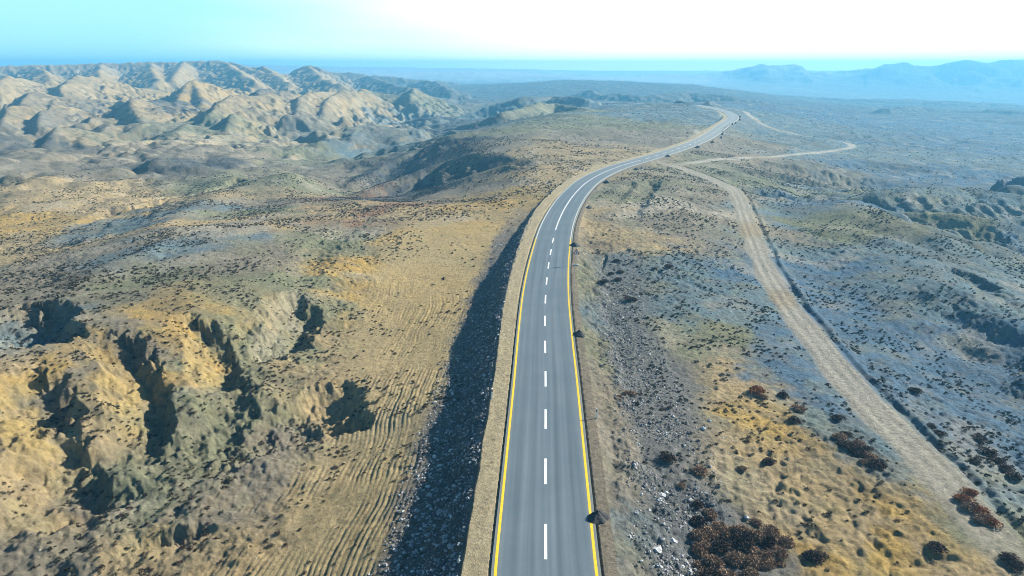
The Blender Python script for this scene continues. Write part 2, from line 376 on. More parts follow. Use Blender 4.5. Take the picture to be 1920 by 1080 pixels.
def height(x, y, info=False):
    x = np.asarray(x, float)
    y = np.asarray(y, float)
    r = np.hypot(x, y)
    wx = x + 0.045 * r ** 0.92 * fbm(x, y, 60.0, 2, 40) * sstep(60, 300, r)
    wy = y + 0.045 * r ** 0.92 * fbm(x, y, 60.0, 2, 44) * sstep(60, 300, r)
    z = MACRO(x, y).astype(float)
    far = sstep(250, 700, r)
    # rolling ground
    n1 = fbm(x, y, 75.0, 2, 1)
    n2 = fbm(x, y, 22.0, 3, 5)
    z += n1 * (0.5 + 1.2 * far) + n2 * (0.28 + 0.6 * far)
    hillm = np.zeros_like(z)
    t_, lr = polar(x, y)
    dtk = TRK.local(x, y)[0]
    rgt = sstep(7, 34, dtk) * sstep(75, 130, r) * sstep(3000, 1600, r)
    p_, q_ = x * .81 + y * .58, x * .58 - y * .81
    b1 = np.sqrt(perlin(p_ / 58 + .3 * n2, q_ / 150 + .2 * n1, 51) ** 2 + .01) * 1.9
    b2 = np.abs(perlin(p_ / 17 + .2 * n2, q_ / 50, 52)) * 1.9
    z += rgt * (7.6 * (b1 - .5) * (1 + 1.0 * far) + .8 * (b2 - .5))
    z += sstep(25, 60, dtk) * sstep(400, 800, r) * sstep(3500, 2200, r) * 14 * perlin(p_ / 170, q_ / 330, 55)
    lft = sstep(-.02, -.16, t_) * sstep(190, 330, r) * sstep(1900, 1200, r)
    b1 = np.abs(perlin(x / 70 + .25 * n2, y / 95 + .2 * n2, 53)) * 1.9
    b2 = np.abs(perlin(x / 26 + .2 * n2, y / 38, 54)) * 1.9
    z += lft * (6.0 * (b1 - .45) * (1 + .8 * far) * (.35 + .65 * sstep(300, 560, r)) + 1.6 * (b2 - .5))
    # crest lines
    nz = fbm(x, y, 26.0, 3, 9) * 0.35
    for L, sl, sr, foot in TENTS:
        reach = foot * 12 + 20
        if L[:, 1].mean() > 3000:
            reach = 6000
        m = (x > L[:, 0].min() - reach) & (x < L[:, 0].max() + reach) & (y > L[:, 1].min() - reach) & (y < L[:, 1].max() + reach)
        if not m.any():
            continue
        xm, ym = x[m], y[m]
        d, s, lz, _ = near_line(xm, ym, L)
        sm = np.clip(s * 2.0, -1, 1) * .5 + .5
        sl_ = sl + (sr - sl) * sm
        # slopes are ribbed by rills
        ang = np.arctan2(ym - L[0, 1], xm - L[0, 0])
        d = np.sqrt(d * d + (foot * .06) ** 2) - foot * .06
        rib = perlin(xm / (foot * .22), ym / (foot * .22), 21) * .42 + perlin(xm / (foot * .1), ym / (foot * .1), 22) * .22
        dd = d + rib * np.minimum(d, foot * .7) * np.clip(d / (foot * .2), 0, 1)
        drop = .96 * sl_ * (dd / (1 + np.maximum(dd, 0) / (foot * 2.2)) + .15 * dd)
        t = lz - drop
        zb = z[m]
        k = 0.05 * foot
        h = np.clip(.5 + .5 * (t - zb) / k, 0, 1)
        z[m] = zb * (1 - h) + t * h + k * h * (1 - h)
        hillm[m] = np.maximum(hillm[m], np.clip((t - zb) / (foot * .06), 0, 1))
    # rugged detail
    rug = np.clip(hillm * 1.0 * sstep(180, 420, r) + .25 * far * sstep(.1, -.3, t_), 0, 1)
    rd = ridged(wx, wy, 90.0, 5, 60) - 1.0
    z += rd * (2.4 * rug * sstep(300, 900, r) + .35 * far)
    mt = sstep(1700, 2500, r)
    if mt.any():
        z += mt * (ridged(x, y, 540.0, 5, 70) - .9) * 14 * np.clip(hillm, 0, 1) * sstep(.05, .25, t_)
    # gullies
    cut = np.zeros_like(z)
    for gi, (L, dep, wl, wr) in enumerate(GULLIES):
        reach = max(wl, wr) * 1.7
        m = (x > L[:, 0].min() - reach) & (x < L[:, 0].max() + reach) & (y > L[:, 1].min() - reach) & (y < L[:, 1].max() + reach)
        if not m.any():
            continue
        xm, ym = x[m], y[m]
        ws = min(max(wl, wr), 6.5)
        xw = xm + perlin(xm / (ws * .9), ym / (ws * .9), 31) * ws * .20 + perlin(xm / (ws * .3), ym / (ws * .3), 33) * ws * .17 + perlin(xm / (ws * .11), ym / (ws * .11), 38) * ws * .07
        yw = ym + perlin(xm / (ws * .9), ym / (ws * .9), 32) * ws * .20 + perlin(xm / (ws * .3), ym / (ws * .3), 34) * ws * .17 + perlin(xm / (ws * .11), ym / (ws * .11), 39) * ws * .07
        d, s, lz, t = near_line(xw, yw, L)
        w = np.where(s > 0, wr, wl)
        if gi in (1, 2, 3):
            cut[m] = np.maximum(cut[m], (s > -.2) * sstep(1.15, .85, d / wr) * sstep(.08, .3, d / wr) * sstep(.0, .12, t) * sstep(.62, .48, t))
        q = np.clip(1 - d / w, 0, 1)
        prof = q * (1.45 - .45 * q)
        z[m] -= dep * (1 - .92 * sstep(.40, .95, t)) * prof * (1.06 - .15 * np.abs(perlin(xm / (ws * .32), ym / (ws * .32), 36)) - .12 * np.abs(perlin(xm / (ws * .14), ym / (ws * .14), 37)))
    # small relief
    d0, _, in0 = ROAD.local(x, y)
    sand = sstep(-25 - (y - 50) * .13, -19 - (y - 50) * .13, d0) * sstep(-8.0, -11.0, d0) * sstep(190, 150, y) * sstep(20, 40, y) * in0
    rock = np.clip(.5 + fbm(x, y, 40.0, 2, 80), 0, 1) * (1 - .85 * sand)
    n3 = fbm(x, y, 5.0, 3, 13)
    z += n3 * (.06 + .09 * rock) * (1 + 3.5 * sstep(150, 600, r))
    n4 = fbm(x, y, .9, 2, 17)
    z += n4 * .06 * (1 + 1.5 * rock) * (1 - .6 * sand)
    z -= ridged(x + 2 * n3, y, 3.2, 3, 84) * .16 * rock * sstep(400, 200, r)
    # run-off rills on open slopes
    rill = np.abs(perlin(x / 8 + .5 * n2, y / 8, 91)) * .65 + np.abs(perlin(x / 3.2 + .3 * n3, y / 3.2, 92)) * .35
    z -= (.16 - rill).clip(0) * (1.6 + 3 * far) * (.3 + .7 * rock)
    # old wheel ruts along the foot of the embankment
    d, zr, ins = ROAD.local(x, y)
    rutm = sstep(-40, -26, d) * sstep(-9.0, -12.5, d) * sstep(150, 110, y) * sstep(20, 40, y)
    ph = d * 6.0 + 7.5 * fbm(x, y, 36.0, 3, 95) + 1.6 * fbm(x, y, 7.0, 2, 94)
    rutv = -np.abs(np.sin(ph)) ** 5 - .8 * np.abs(np.sin(ph * .37 + 1)) ** 9
    z += rutm * .085 * rutv * np.clip(.45 + 1.2 * fbm(x, y, 9.0, 3, 97), 0, 1.2)
    # tracks
    far_low = np.clip(r * .0012, 0, .9)
    masks = {}
    for nm, C, hw in (('trk', TRK, 2.1), ('loop', LOOP, 2.0)):
        dt, zt, it = C.local(x, y)
        hwv = hw + .35 * perlin(y / 9, y / 31 + 7, 99)
        if nm == 'trk':
            zt = MACRO(np.interp(y, C.y, C.x), y) + fbm(np.interp(y, C.y, C.x), y, 75.0, 2, 1) * .5
        else:
            zt = z * .5 + .5 * MACRO(np.interp(y, C.y, C.x), y)
        fade = sstep(0, 12, y - C.y[0]) * sstep(0, 10, C.y[-1] - y)
        a = sstep(hwv + 2.5, hwv, np.abs(dt)) * fade * it
        prof = .025 * np.cos(np.clip(np.abs(dt), 0, 3) * 4.2) + .03 * n4
        z = z * (1 - a) + (zt + prof) * a
        if nm == 'trk':
            z -= .75 * np.clip(1 - np.abs(dt - hwv - 1.0) / .75, 0, 1) * fade * it * sstep(345, 300, y) * (.65 + .5 * perlin(y / 6, x * 0 + 3, 98))
            z += .28 * np.clip(1 - np.abs(dt - hwv - 2.1) / .8, 0, 1) * fade * it
        masks[nm] = sstep(hwv + .5, hwv - .4, np.abs(dt)) * fade * it
    # road bed, shoulders and embankment
    ed = 5.9 + .12 * perlin(y / 5, x * 0 + 1, 101) + np.clip((y - 80) * .012, 0, 1.2)
    edr = 5.1 + .1 * perlin(y / 5, x * 0 + 9, 102)
    dist = np.where(d < 0, -d - ed, d - edr).clip(0)
    emb = np.where(d < 0, .86, .36)
    lump = (fbm(x, y, 2.6, 3, 103) * .46 + fbm(x, y, .55, 2, 107) * .12) * np.clip(dist / 1.2, 0, 1)
    lo = zr - .10 - dist * emb + lump
    hi = zr - .10 + dist * .55 + lump * .3
    near = ins & (np.abs(d) < 26)
    on = near & (z < lo) & (dist > .3)
    z = np.where(near, np.clip(z, lo, hi), z)
    bed = ins & (np.abs(d) < 4.05)
    z = np.where(near & (dist <= 0), zr - .10 + .02 * n4, z)
    z = np.where(bed, zr - .18 - far_low, z)
    if info:
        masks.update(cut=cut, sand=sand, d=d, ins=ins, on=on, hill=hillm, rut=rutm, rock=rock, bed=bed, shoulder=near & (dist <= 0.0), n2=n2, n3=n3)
        return z, masks
    return z


def hz(x, y):
    return float(height(np.array([float(x)]), np.array([float(y)]))[0])


def ground_at(u, v, z0=-3.0):
    """march the view ray of a photo position down to the land"""
    r, d = (u - 960) / F, (v - 540) / F
    dv = np.array([r, CP - d * SP, -SP - d * CP])
    t = np.linspace(CH * .55 / max(-dv[2], 1e-3), CH * 1.9 / max(-dv[2], 1e-3), 1400)
    X, Y, Z = dv[0] * t, dv[1] * t, CH + dv[2] * t
    H = height(X, Y)
    i = np.argmax(Z <= H)
    if not (Z <= H).any():
        i = len(t) - 1
    return float(X[i]), float(Y[i]), float(H[i])


# ------------------------------------------------------------------ ground grid
th = np.concatenate([np.linspace(-math.pi, math.radians(-46), 34)[:-1], np.linspace(math.radians(-46), math.radians(46), 1180), np.linspace(math.radians(46), math.pi, 34)[1:]])
rr = np.concatenate([[2.0, 8, 14, 20, 25, 30, 34, 36.5], np.exp(np.arange(math.log(38), math.log(2000), .0031)), np.exp(np.arange(math.log(2000), math.log(5000), .006)), [5000.0]])
TH, RR = np.meshgrid(th, rr, indexing='ij')
GX, GY = RR * np.sin(TH), RR * np.cos(TH)
GZ, MK = height(GX, GY, True)

# ------------------------------------------------------------------ soil colours
GOLD, TAN, GTAN, OLIVE, SAGE, BLUE, PALE, RUST = (.58, .40, .135), (.53, .41, .22), (.32, .285, .21), (.27, .28, .17), (.185, .265, .29), (.125, .215, .30), (.54, .49, .38), (.36, .22, .13)  # BLUE and SAGE put haze and backlight into the right side's ground colour
SCRUB_SHADE = (.105, .125, .135)  # dark scrub tone with hillside shade painted in, also darkens far land
CC = [
    (600, 1060, TAN), (450, 1050, TAN), (680, 900, TAN), (740, 700, TAN), (780, 560, GOLD), (850, 450, GOLD), (720, 520, GOLD), (920, 390, GOLD), (660, 650, TAN), (1000, 340, TAN),
    (250, 1050, TAN), (0, 1050, GTAN), (100, 900, TAN), (400, 950, GTAN), (300, 900, OLIVE), (500, 870, GTAN), (350, 700, OLIVE), (480, 640, OLIVE), (300, 560, OLIVE), (100, 580, GTAN), (450, 530, GTAN), (550, 560, OLIVE),
    (40, 800, GOLD), (210, 740, GOLD), (355, 650, GOLD), (30, 870, TAN), (150, 900, GTAN), (260, 860, OLIVE), (420, 780, OLIVE), (540, 800, GTAN), (60, 680, SAGE), (120, 780, GTAN), (280, 680, GTAN),
    (420, 440, PALE), (330, 430, TAN), (500, 440, TAN), (600, 470, OLIVE), (200, 480, GTAN), (50, 520, GTAN), (300, 480, SAGE), (600, 400, TAN), (520, 390, OLIVE), (700, 400, RUST), (800, 420, TAN), (650, 440, GTAN),
    (100, 380, GOLD), (30, 340, TAN), (180, 380, GOLD), (250, 350, TAN), (300, 400, SAGE), (400, 380, SAGE), (450, 370, GTAN), (40, 460, TAN), (550, 340, TAN), (600, 300, GTAN), (480, 320, OLIVE),
    (100, 300, GTAN), (250, 290, GTAN), (330, 250, TAN), (200, 250, TAN), (450, 270, GTAN), (600, 260, OLIVE), (700, 250, SAGE), (700, 330, RUST), (650, 360, RUST), (750, 362, GTAN), (800, 330, SCRUB_SHADE), (740, 320, SCRUB_SHADE), (690, 345, SCRUB_SHADE), (850, 285, SCRUB_SHADE), (880, 330, SCRUB_SHADE), (790, 290, SCRUB_SHADE), (860, 220, SCRUB_SHADE), (920, 208, SCRUB_SHADE), (320, 290, SCRUB_SHADE), (250, 210, SCRUB_SHADE), (430, 200, SCRUB_SHADE), (100, 255, SCRUB_SHADE),
    (60, 190, TAN), (150, 160, TAN), (220, 170, GOLD), (390, 180, GOLD), (500, 190, GOLD), (530, 170, TAN), (600, 190, GOLD), (300, 215, TAN), (640, 200, TAN), (100, 215, TAN), (330, 250, PALE), (320, 235, OLIVE), (100, 230, GTAN), (300, 140, GTAN), (700, 190, OLIVE), (800, 200, SAGE),
    (950, 260, OLIVE), (1000, 220, OLIVE), (1100, 250, OLIVE), (950, 300, GTAN), (1050, 300, TAN), (1150, 280, GTAN), (1200, 230, SAGE), (1100, 200, SAGE), (900, 200, SAGE), (1200, 260, OLIVE),
    (1130, 1000, GTAN), (1120, 700, OLIVE), (1110, 560, OLIVE), (1130, 450, TAN), (1200, 900, GTAN), (1230, 1020, SAGE), (1200, 750, GTAN), (1170, 620, SAGE), (1250, 780, GTAN), (1270, 650, OLIVE),
    (1300, 740, TAN), (1400, 800, GOLD), (1500, 900, TAN), (1600, 950, GOLD), (1450, 1060, GOLD), (1650, 1060, GOLD), (1800, 1060, TAN), (1350, 900, TAN), (1560, 1000, TAN), (1330, 1050, GTAN),
    (1350, 600, SAGE), (1300, 520, SAGE), (1380, 520, BLUE), (1300, 450, GTAN), (1260, 410, PALE), (1300, 380, GTAN), (1200, 390, OLIVE), (1330, 420, GTAN), (1180, 470, TAN), (1480, 720, BLUE), (1420, 640, BLUE), (1600, 820, SAGE),
    (1700, 700, BLUE), (1600, 600, BLUE), (1850, 800, BLUE), (1900, 950, SAGE), (1850, 1000, OLIVE), (1700, 560, SAGE), (1800, 620, BLUE), (1600, 480, SAGE), (1560, 430, OLIVE), (1800, 500, SAGE), (1500, 520, BLUE), (1900, 540, SAGE), (1900, 700, BLUE),
    (1450, 400, SAGE), (1600, 380, BLUE), (1750, 380, OLIVE), (1700, 350, SAGE), (1850, 390, BLUE), (1450, 330, OLIVE), (1600, 320, SAGE), (1800, 300, BLUE), (1400, 270, GTAN), (1500, 270, SAGE), (1350, 290, GTAN), (1450, 305, GTAN), (1650, 260, SAGE), (1500, 225, SAGE), (1380, 240, SAGE),
    (1750, 235, BLUE), (1600, 200, BLUE),
]
cw = [P(u, v, -4) for u, v, c in CC]
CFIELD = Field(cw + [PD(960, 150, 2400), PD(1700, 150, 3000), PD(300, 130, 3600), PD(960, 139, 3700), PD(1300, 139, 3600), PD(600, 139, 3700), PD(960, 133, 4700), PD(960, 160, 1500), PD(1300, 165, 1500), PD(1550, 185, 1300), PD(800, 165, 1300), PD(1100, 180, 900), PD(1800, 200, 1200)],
               [c for u, v, c in CC] + [SAGE, (.10, .12, .145), (.7, .7, .66), (.7, .7, .66), (.7, .7, .66), (.7, .7, .66), (.7, .7, .66), SCRUB_SHADE, SCRUB_SHADE, SCRUB_SHADE, SCRUB_SHADE, SCRUB_SHADE, SCRUB_SHADE], 'idw')  # pale far plain and dark middle distance paint haze into the ground


def soil(x, y, z, mk, slope):
    r = np.hypot(x, y)
    w = 0.10 * r
    xw = x + w * (fbm(x, y, 45.0, 2, 110) * .5 + fbm(x / r * 60, np.log(r) * 60, 7.0, 5, 112, .62) * .6)
    yw = y + w * (fbm(x, y, 45.0, 2, 114) * .5 + fbm(x / r * 60, np.log(r) * 60, 7.0, 5, 116, .62) * .6)
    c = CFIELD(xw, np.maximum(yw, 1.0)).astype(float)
    def mix(c, col, a):
        a = np.clip(a, 0, 1)[..., None]
        return c * (1 - a) + np.array(col) * a
    # bare clay on the steep eroded faces of the badlands
    lft = sstep(.0, -.25, np.arctan2(x, y))
    c = mix(c, (.50, .36, .17), sstep(.42, .75, slope) * (.2 + .5 * lft * sstep(250, 400, r)) * sstep(70, 95, r) * np.clip(.6 + fbm(x, y, 30.0, 2, 118), 0, 1))
    c = mix(c, (.64, .47, .18), mk['cut'] * np.clip(.85 + .4 * fbm(x, y, 3.0, 2, 117), 0, 1) * .9)  # clay gold on sunward gully walls only, sunlight put into the colour
    # patches of pale crust, rusty scrub ground and olive grass
    p1 = fbm(x, y, 14.0, 4, 120)
    p2 = fbm(x, y, 6.0, 3, 124)
    c = mix(c, PALE, sstep(.25, .8, p1) * .40)
    c = mix(c, (.20, .18, .13), sstep(.1, .65, -p1) * .4)
    c = mix(c, (.15, .15, .12), sstep(.1, .6, fbm(x, y, 38.0, 3, 122)) * .32 * sstep(90, 160, r))
    c = mix(c, (.27, .27, .14), sstep(.2, .7, p2) * .3)
    c = mix(c, (.31, .275, .20), sstep(.1, .6, fbm(x, y, 3.4, 3, 121)) * .25)
    c = mix(c, (.16, .16, .14), sstep(.15, .6, fbm(x, y, 2.6, 3, 119)) * .25)
    p3 = fbm(x, y, 1.3, 3, 127)
    c *= (1 + .16 * np.clip(p3, -1, 1) + .10 * np.clip(p2, -1, 1))[..., None]
    c = mix(c, (.58, .46, .235), mk['sand'] * .65)
    # rut streaks of dry grass
    d = mk['d']
    st = fbm(d * 1.6, y * .06, 1.0, 3, 130)
    c = mix(c, (.30, .225, .11), mk['rut'] * sstep(.0, .6, st) * .35)
    # stony embankment
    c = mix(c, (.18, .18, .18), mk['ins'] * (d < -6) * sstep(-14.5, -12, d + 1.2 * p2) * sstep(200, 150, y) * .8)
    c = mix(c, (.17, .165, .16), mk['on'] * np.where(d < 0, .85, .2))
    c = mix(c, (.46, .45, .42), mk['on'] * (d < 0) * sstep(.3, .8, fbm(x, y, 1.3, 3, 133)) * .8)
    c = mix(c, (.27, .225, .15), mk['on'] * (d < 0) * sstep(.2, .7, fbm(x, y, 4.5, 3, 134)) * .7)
    # rubble strip on the right
    rub = sstep(7.5, 9.5, d + 1.2 * p2) * sstep(17.5, 12.5, d + 2.5 * p1 - 2) * sstep(150, 115, y) * mk['ins']
    c = mix(c, (.20, .21, .205), rub * .85)
    c = mix(c, (.44, .43, .41), rub * sstep(.5, .9, fbm(x, y, .9, 2, 137)) * .7)
    mk['rub'] = rub
    # road shoulders: packed gravel
    sh = mk['shoulder'] * np.where(d < 0, 1.0, 1.0)
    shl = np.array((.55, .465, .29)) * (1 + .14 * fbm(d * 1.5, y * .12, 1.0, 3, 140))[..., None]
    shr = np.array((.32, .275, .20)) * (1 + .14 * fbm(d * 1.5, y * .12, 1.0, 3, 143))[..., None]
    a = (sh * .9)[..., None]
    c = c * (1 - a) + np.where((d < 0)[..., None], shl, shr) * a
    # tracks
    for nm, C in (('trk', TRK), ('loop', LOOP)):
        dt, _, _ = C.local(x, y)
        base = np.array((.58, .54, .43)) if nm == 'loop' else np.array((.52, .475, .37))
        v = 1 - .13 * np.cos(np.clip(np.abs(dt), 0, 2.4) * 4.2) + .14 * fbm(dt * 1.2, y * .10, 1.0, 3, 146)
        gold = sstep(.1, .6, fbm(y * 0 + 3.3, y, 26.0, 2, 149))
        col = (base * (1 - .45 * gold[..., None]) + np.array((.44, .31, .13)) * .45 * gold[..., None]) * v[..., None]
        a = (mk[nm] * .85)[..., None]
        c = c * (1 - a) + col * a
    # junction of bare ground where the tracks leave the road
    return np.clip(c * .64, .015, .8)


def grid_slope(X, Y, Z):
    ax, ay, az = (np.gradient(A, axis=0) for A in (X, Y, Z))
    bx, by, bz = (np.gradient(A, axis=1) for A in (X, Y, Z))
    nx, ny, nz = ay * bz - az * by, az * bx - ax * bz, ax * by - ay * bx
    return np.hypot(nx, ny) / (np.abs(nz) + 1e-9)


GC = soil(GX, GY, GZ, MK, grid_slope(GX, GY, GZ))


# ------------------------------------------------------------------ materials
def mat(name):
    m = bpy.data.materials.new(name)
    m.use_nodes = True
    nt = m.node_tree
    b = nt.nodes['Principled BSDF']
    return m, nt, b


def ramp_noise(nt, scale, lo, hi, detail=5, coord='Object', rough=.6):
    tc = nt.nodes.new('ShaderNodeTexCoord')
    n = nt.nodes.new('ShaderNodeTexNoise')
    n.inputs['Scale'].default_value = scale
    n.inputs['Detail'].default_value = detail
    n.inputs['Roughness'].default_value = rough
    nt.links.new(tc.outputs[coord], n.inputs['Vector'])
    r = nt.nodes.new('ShaderNodeValToRGB')
    r.color_ramp.elements[0].position, r.color_ramp.elements[1].position = .3, .7
    r.color_ramp.elements[0].color = (*lo, 1)
    r.color_ramp.elements[1].color = (*hi, 1)
    nt.links.new(n.outputs['Fac'], r.inputs['Fac'])
    return n, r


def simple(name, lo, hi, scale=6.0, rough=.9, bump=.0, coord='Object', spec=.2):
    m, nt, b = mat(name)
    n, r = ramp_noise(nt, scale, lo, hi, coord=coord)
    nt.links.new(r.outputs['Color'], b.inputs['Base Color'])
    b.inputs['Roughness'].default_value = rough
    b.inputs['Specular IOR Level'].default_value = spec
    if bump:
        bp = nt.nodes.new('ShaderNodeBump')
        bp.inputs['Strength'].default_value = bump
        bp.inputs['Distance'].default_value = .05
        nt.links.new(n.outputs['Fac'], bp.inputs['Height'])
        nt.links.new(bp.outputs['Normal'], b.inputs['Normal'])
    return m


def make_soil():
    m, nt, b = mat('soil')
    at = nt.nodes.new('ShaderNodeAttribute')
    at.attribute_name = 'soil'
    n, r = ramp_noise(nt, 1.7, (.56, .56, .60), (1.42, 1.40, 1.36), detail=8, rough=.80)
    mx = nt.nodes.new('ShaderNodeMix')
    mx.data_type = 'RGBA'
    mx.blend_type = 'MULTIPLY'
    mx.inputs['Factor'].default_value = 1.0
    nt.links.new(at.outputs['Color'], mx.inputs['A'])
    nt.links.new(r.outputs['Color'], mx.inputs['B'])
    # tiny dry tufts and clods
    tc2 = nt.nodes.new('ShaderNodeTexCoord')
    vo = nt.nodes.new('ShaderNodeTexVoronoi')
    vo.inputs['Scale'].default_value = 1.1
    nt.links.new(tc2.outputs['Object'], vo.inputs['Vector'])
    vr = nt.nodes.new('ShaderNodeMapRange')
    vr.inputs['From Min'].default_value, vr.inputs['From Max'].default_value = .13, .27
    vr.inputs['To Min'].default_value, vr.inputs['To Max'].default_value = .45, 1.0
    nt.links.new(vo.outputs['Distance'], vr.inputs['Value'])
    n9, r9 = ramp_noise(nt, .12, (0, 0, 0), (1, 1, 1), detail=4)
    tm = nt.nodes.new('ShaderNodeMix')
    tm.data_type, tm.blend_type = 'RGBA', 'MULTIPLY'
    nt.links.new(r9.outputs['Color'], tm.inputs['Factor'])
    nt.links.new(mx.outputs['Result'], tm.inputs['A'])
    nt.links.new(vr.outputs['Result'], tm.inputs['B'])
    nt.links.new(tm.outputs['Result'], b.inputs['Base Color'])
    b.inputs['Roughness'].default_value = 1.0
    b.inputs['Specular IOR Level'].default_value = .05
    bp = nt.nodes.new('ShaderNodeBump')
    bp.inputs['Strength'].default_value = 1.0
    bp.inputs['Distance'].default_value = .42
    nt.links.new(n.outputs['Fac'], bp.inputs['Height'])
    nt.links.new(bp.outputs['Normal'], b.inputs['Normal'])
    return m


M_SOIL = make_soil()


def tag(o, label, cat, group=None, kind=None):
    o['label'] = label
    o['category'] = cat
    if group:
        o['group'] = group
    if kind:
        o['kind'] = kind
    return o


def mesh_obj(name, verts, faces_flat, nper, m, parent=None, smooth=True, attr=None):
    me = bpy.data.meshes.new(name)
    verts = np.asarray(verts, np.float32)
    ff = np.asarray(faces_flat, np.int32).ravel()
    nf = len(ff) // nper
    me.vertices.add(len(verts))
    me.vertices.foreach_set('co', verts.ravel())
    me.loops.add(len(ff))
    me.loops.foreach_set('vertex_index', ff)
    me.polygons.add(nf)
    me.polygons.foreach_set('loop_start', np.arange(nf, dtype=np.int32) * nper)
    me.polygons.foreach_set('use_smooth', np.full(nf, smooth))
    me.update(calc_edges=True)
    if attr is not None:
        nm, dat = attr
        ca = me.attributes.new(nm, 'FLOAT_COLOR', 'POINT')
        rgba = np.ones((len(verts), 4), np.float32)
        rgba[:, :3] = dat
        ca.data.foreach_set('color', rgba.ravel())
    me.materials.append(m)
    o = bpy.data.objects.new(name, me)
    COL.objects.link(o)
    if parent is not None:
        o.parent = parent
    return o


# split the sheet into the land's pieces; they share their border vertices
NTH, NRR = TH.shape
idx = np.arange(NTH * NRR).reshape(NTH, NRR)
quads = np.stack([idx[:-1, :-1], idx[1:, :-1], idx[1:, 1:], idx[:-1, 1:]], -1).reshape(-1, 4)
quads = quads[:, ::-1]
fr = np.exp((np.log(RR[:-1, :-1]) + np.log(RR[1:, 1:])) / 2).ravel()
ft = ((TH[:-1, :-1] + TH[1:, 1:]) / 2).ravel()


def fmask(a):
    a = a.astype(float)
    return ((a[:-1, :-1] + a[1:, 1:] + a[1:, :-1] + a[:-1, 1:]) / 4).ravel()


cls = np.zeros(len(quads), int)
cls[(fr > 430) & (fr < 2400) & (ft < 0.02)] = 1                       # badlands
cls[(fr > 2000) & (ft > .06 + .25 * np.clip((3100 - fr) / 1200, 0, 1))] = 2   # mountains
cls[(fmask(MK['trk']) > .5)] = 3
cls[(fmask(MK['loop']) > .5)] = 4
cls[(fmask(MK['shoulder']) > .5) & (fmask(MK['d']) < 0)] = 5
cls[(fmask(MK['shoulder']) > .5) & (fmask(MK['d']) >= 0)] = 5
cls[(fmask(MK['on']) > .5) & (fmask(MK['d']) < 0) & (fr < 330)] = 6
VX = np.stack([GX.ravel(), GY.ravel(), GZ.ravel()], -1)
VC = GC.reshape(-1, 3)
for k, (nm, lab, cat) in enumerate([
        ('ground', 'dry steppe ground with sparse scrub, tan on the left and grey blue on the right', 'ground'),
        ('badland_hills', 'eroded tan and golden clay hills below the flat skyline on the left', 'hills'),
        ('mountains', 'hazy blue mountain range along the skyline on the right', 'mountains'),
        ('dirt_track', 'pale dirt track with wheel ruts running beside a ditch right of the road', 'track'),
        ('dirt_track', 'thin pale dirt track looping right from the far part of the road', 'track'),
        ('road_shoulder', 'packed tan gravel shoulders on both sides of the asphalt road', 'shoulder'),
        ('embankment', 'steep shadowed stony embankment down the left side of the road', 'embankment')]):
    q = quads[cls == k]
    if not len(q):
        continue
    used, inv = np.unique(q.ravel(), return_inverse=True)
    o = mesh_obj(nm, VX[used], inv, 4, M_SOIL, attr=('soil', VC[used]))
    tag(o, lab, cat, kind='structure')

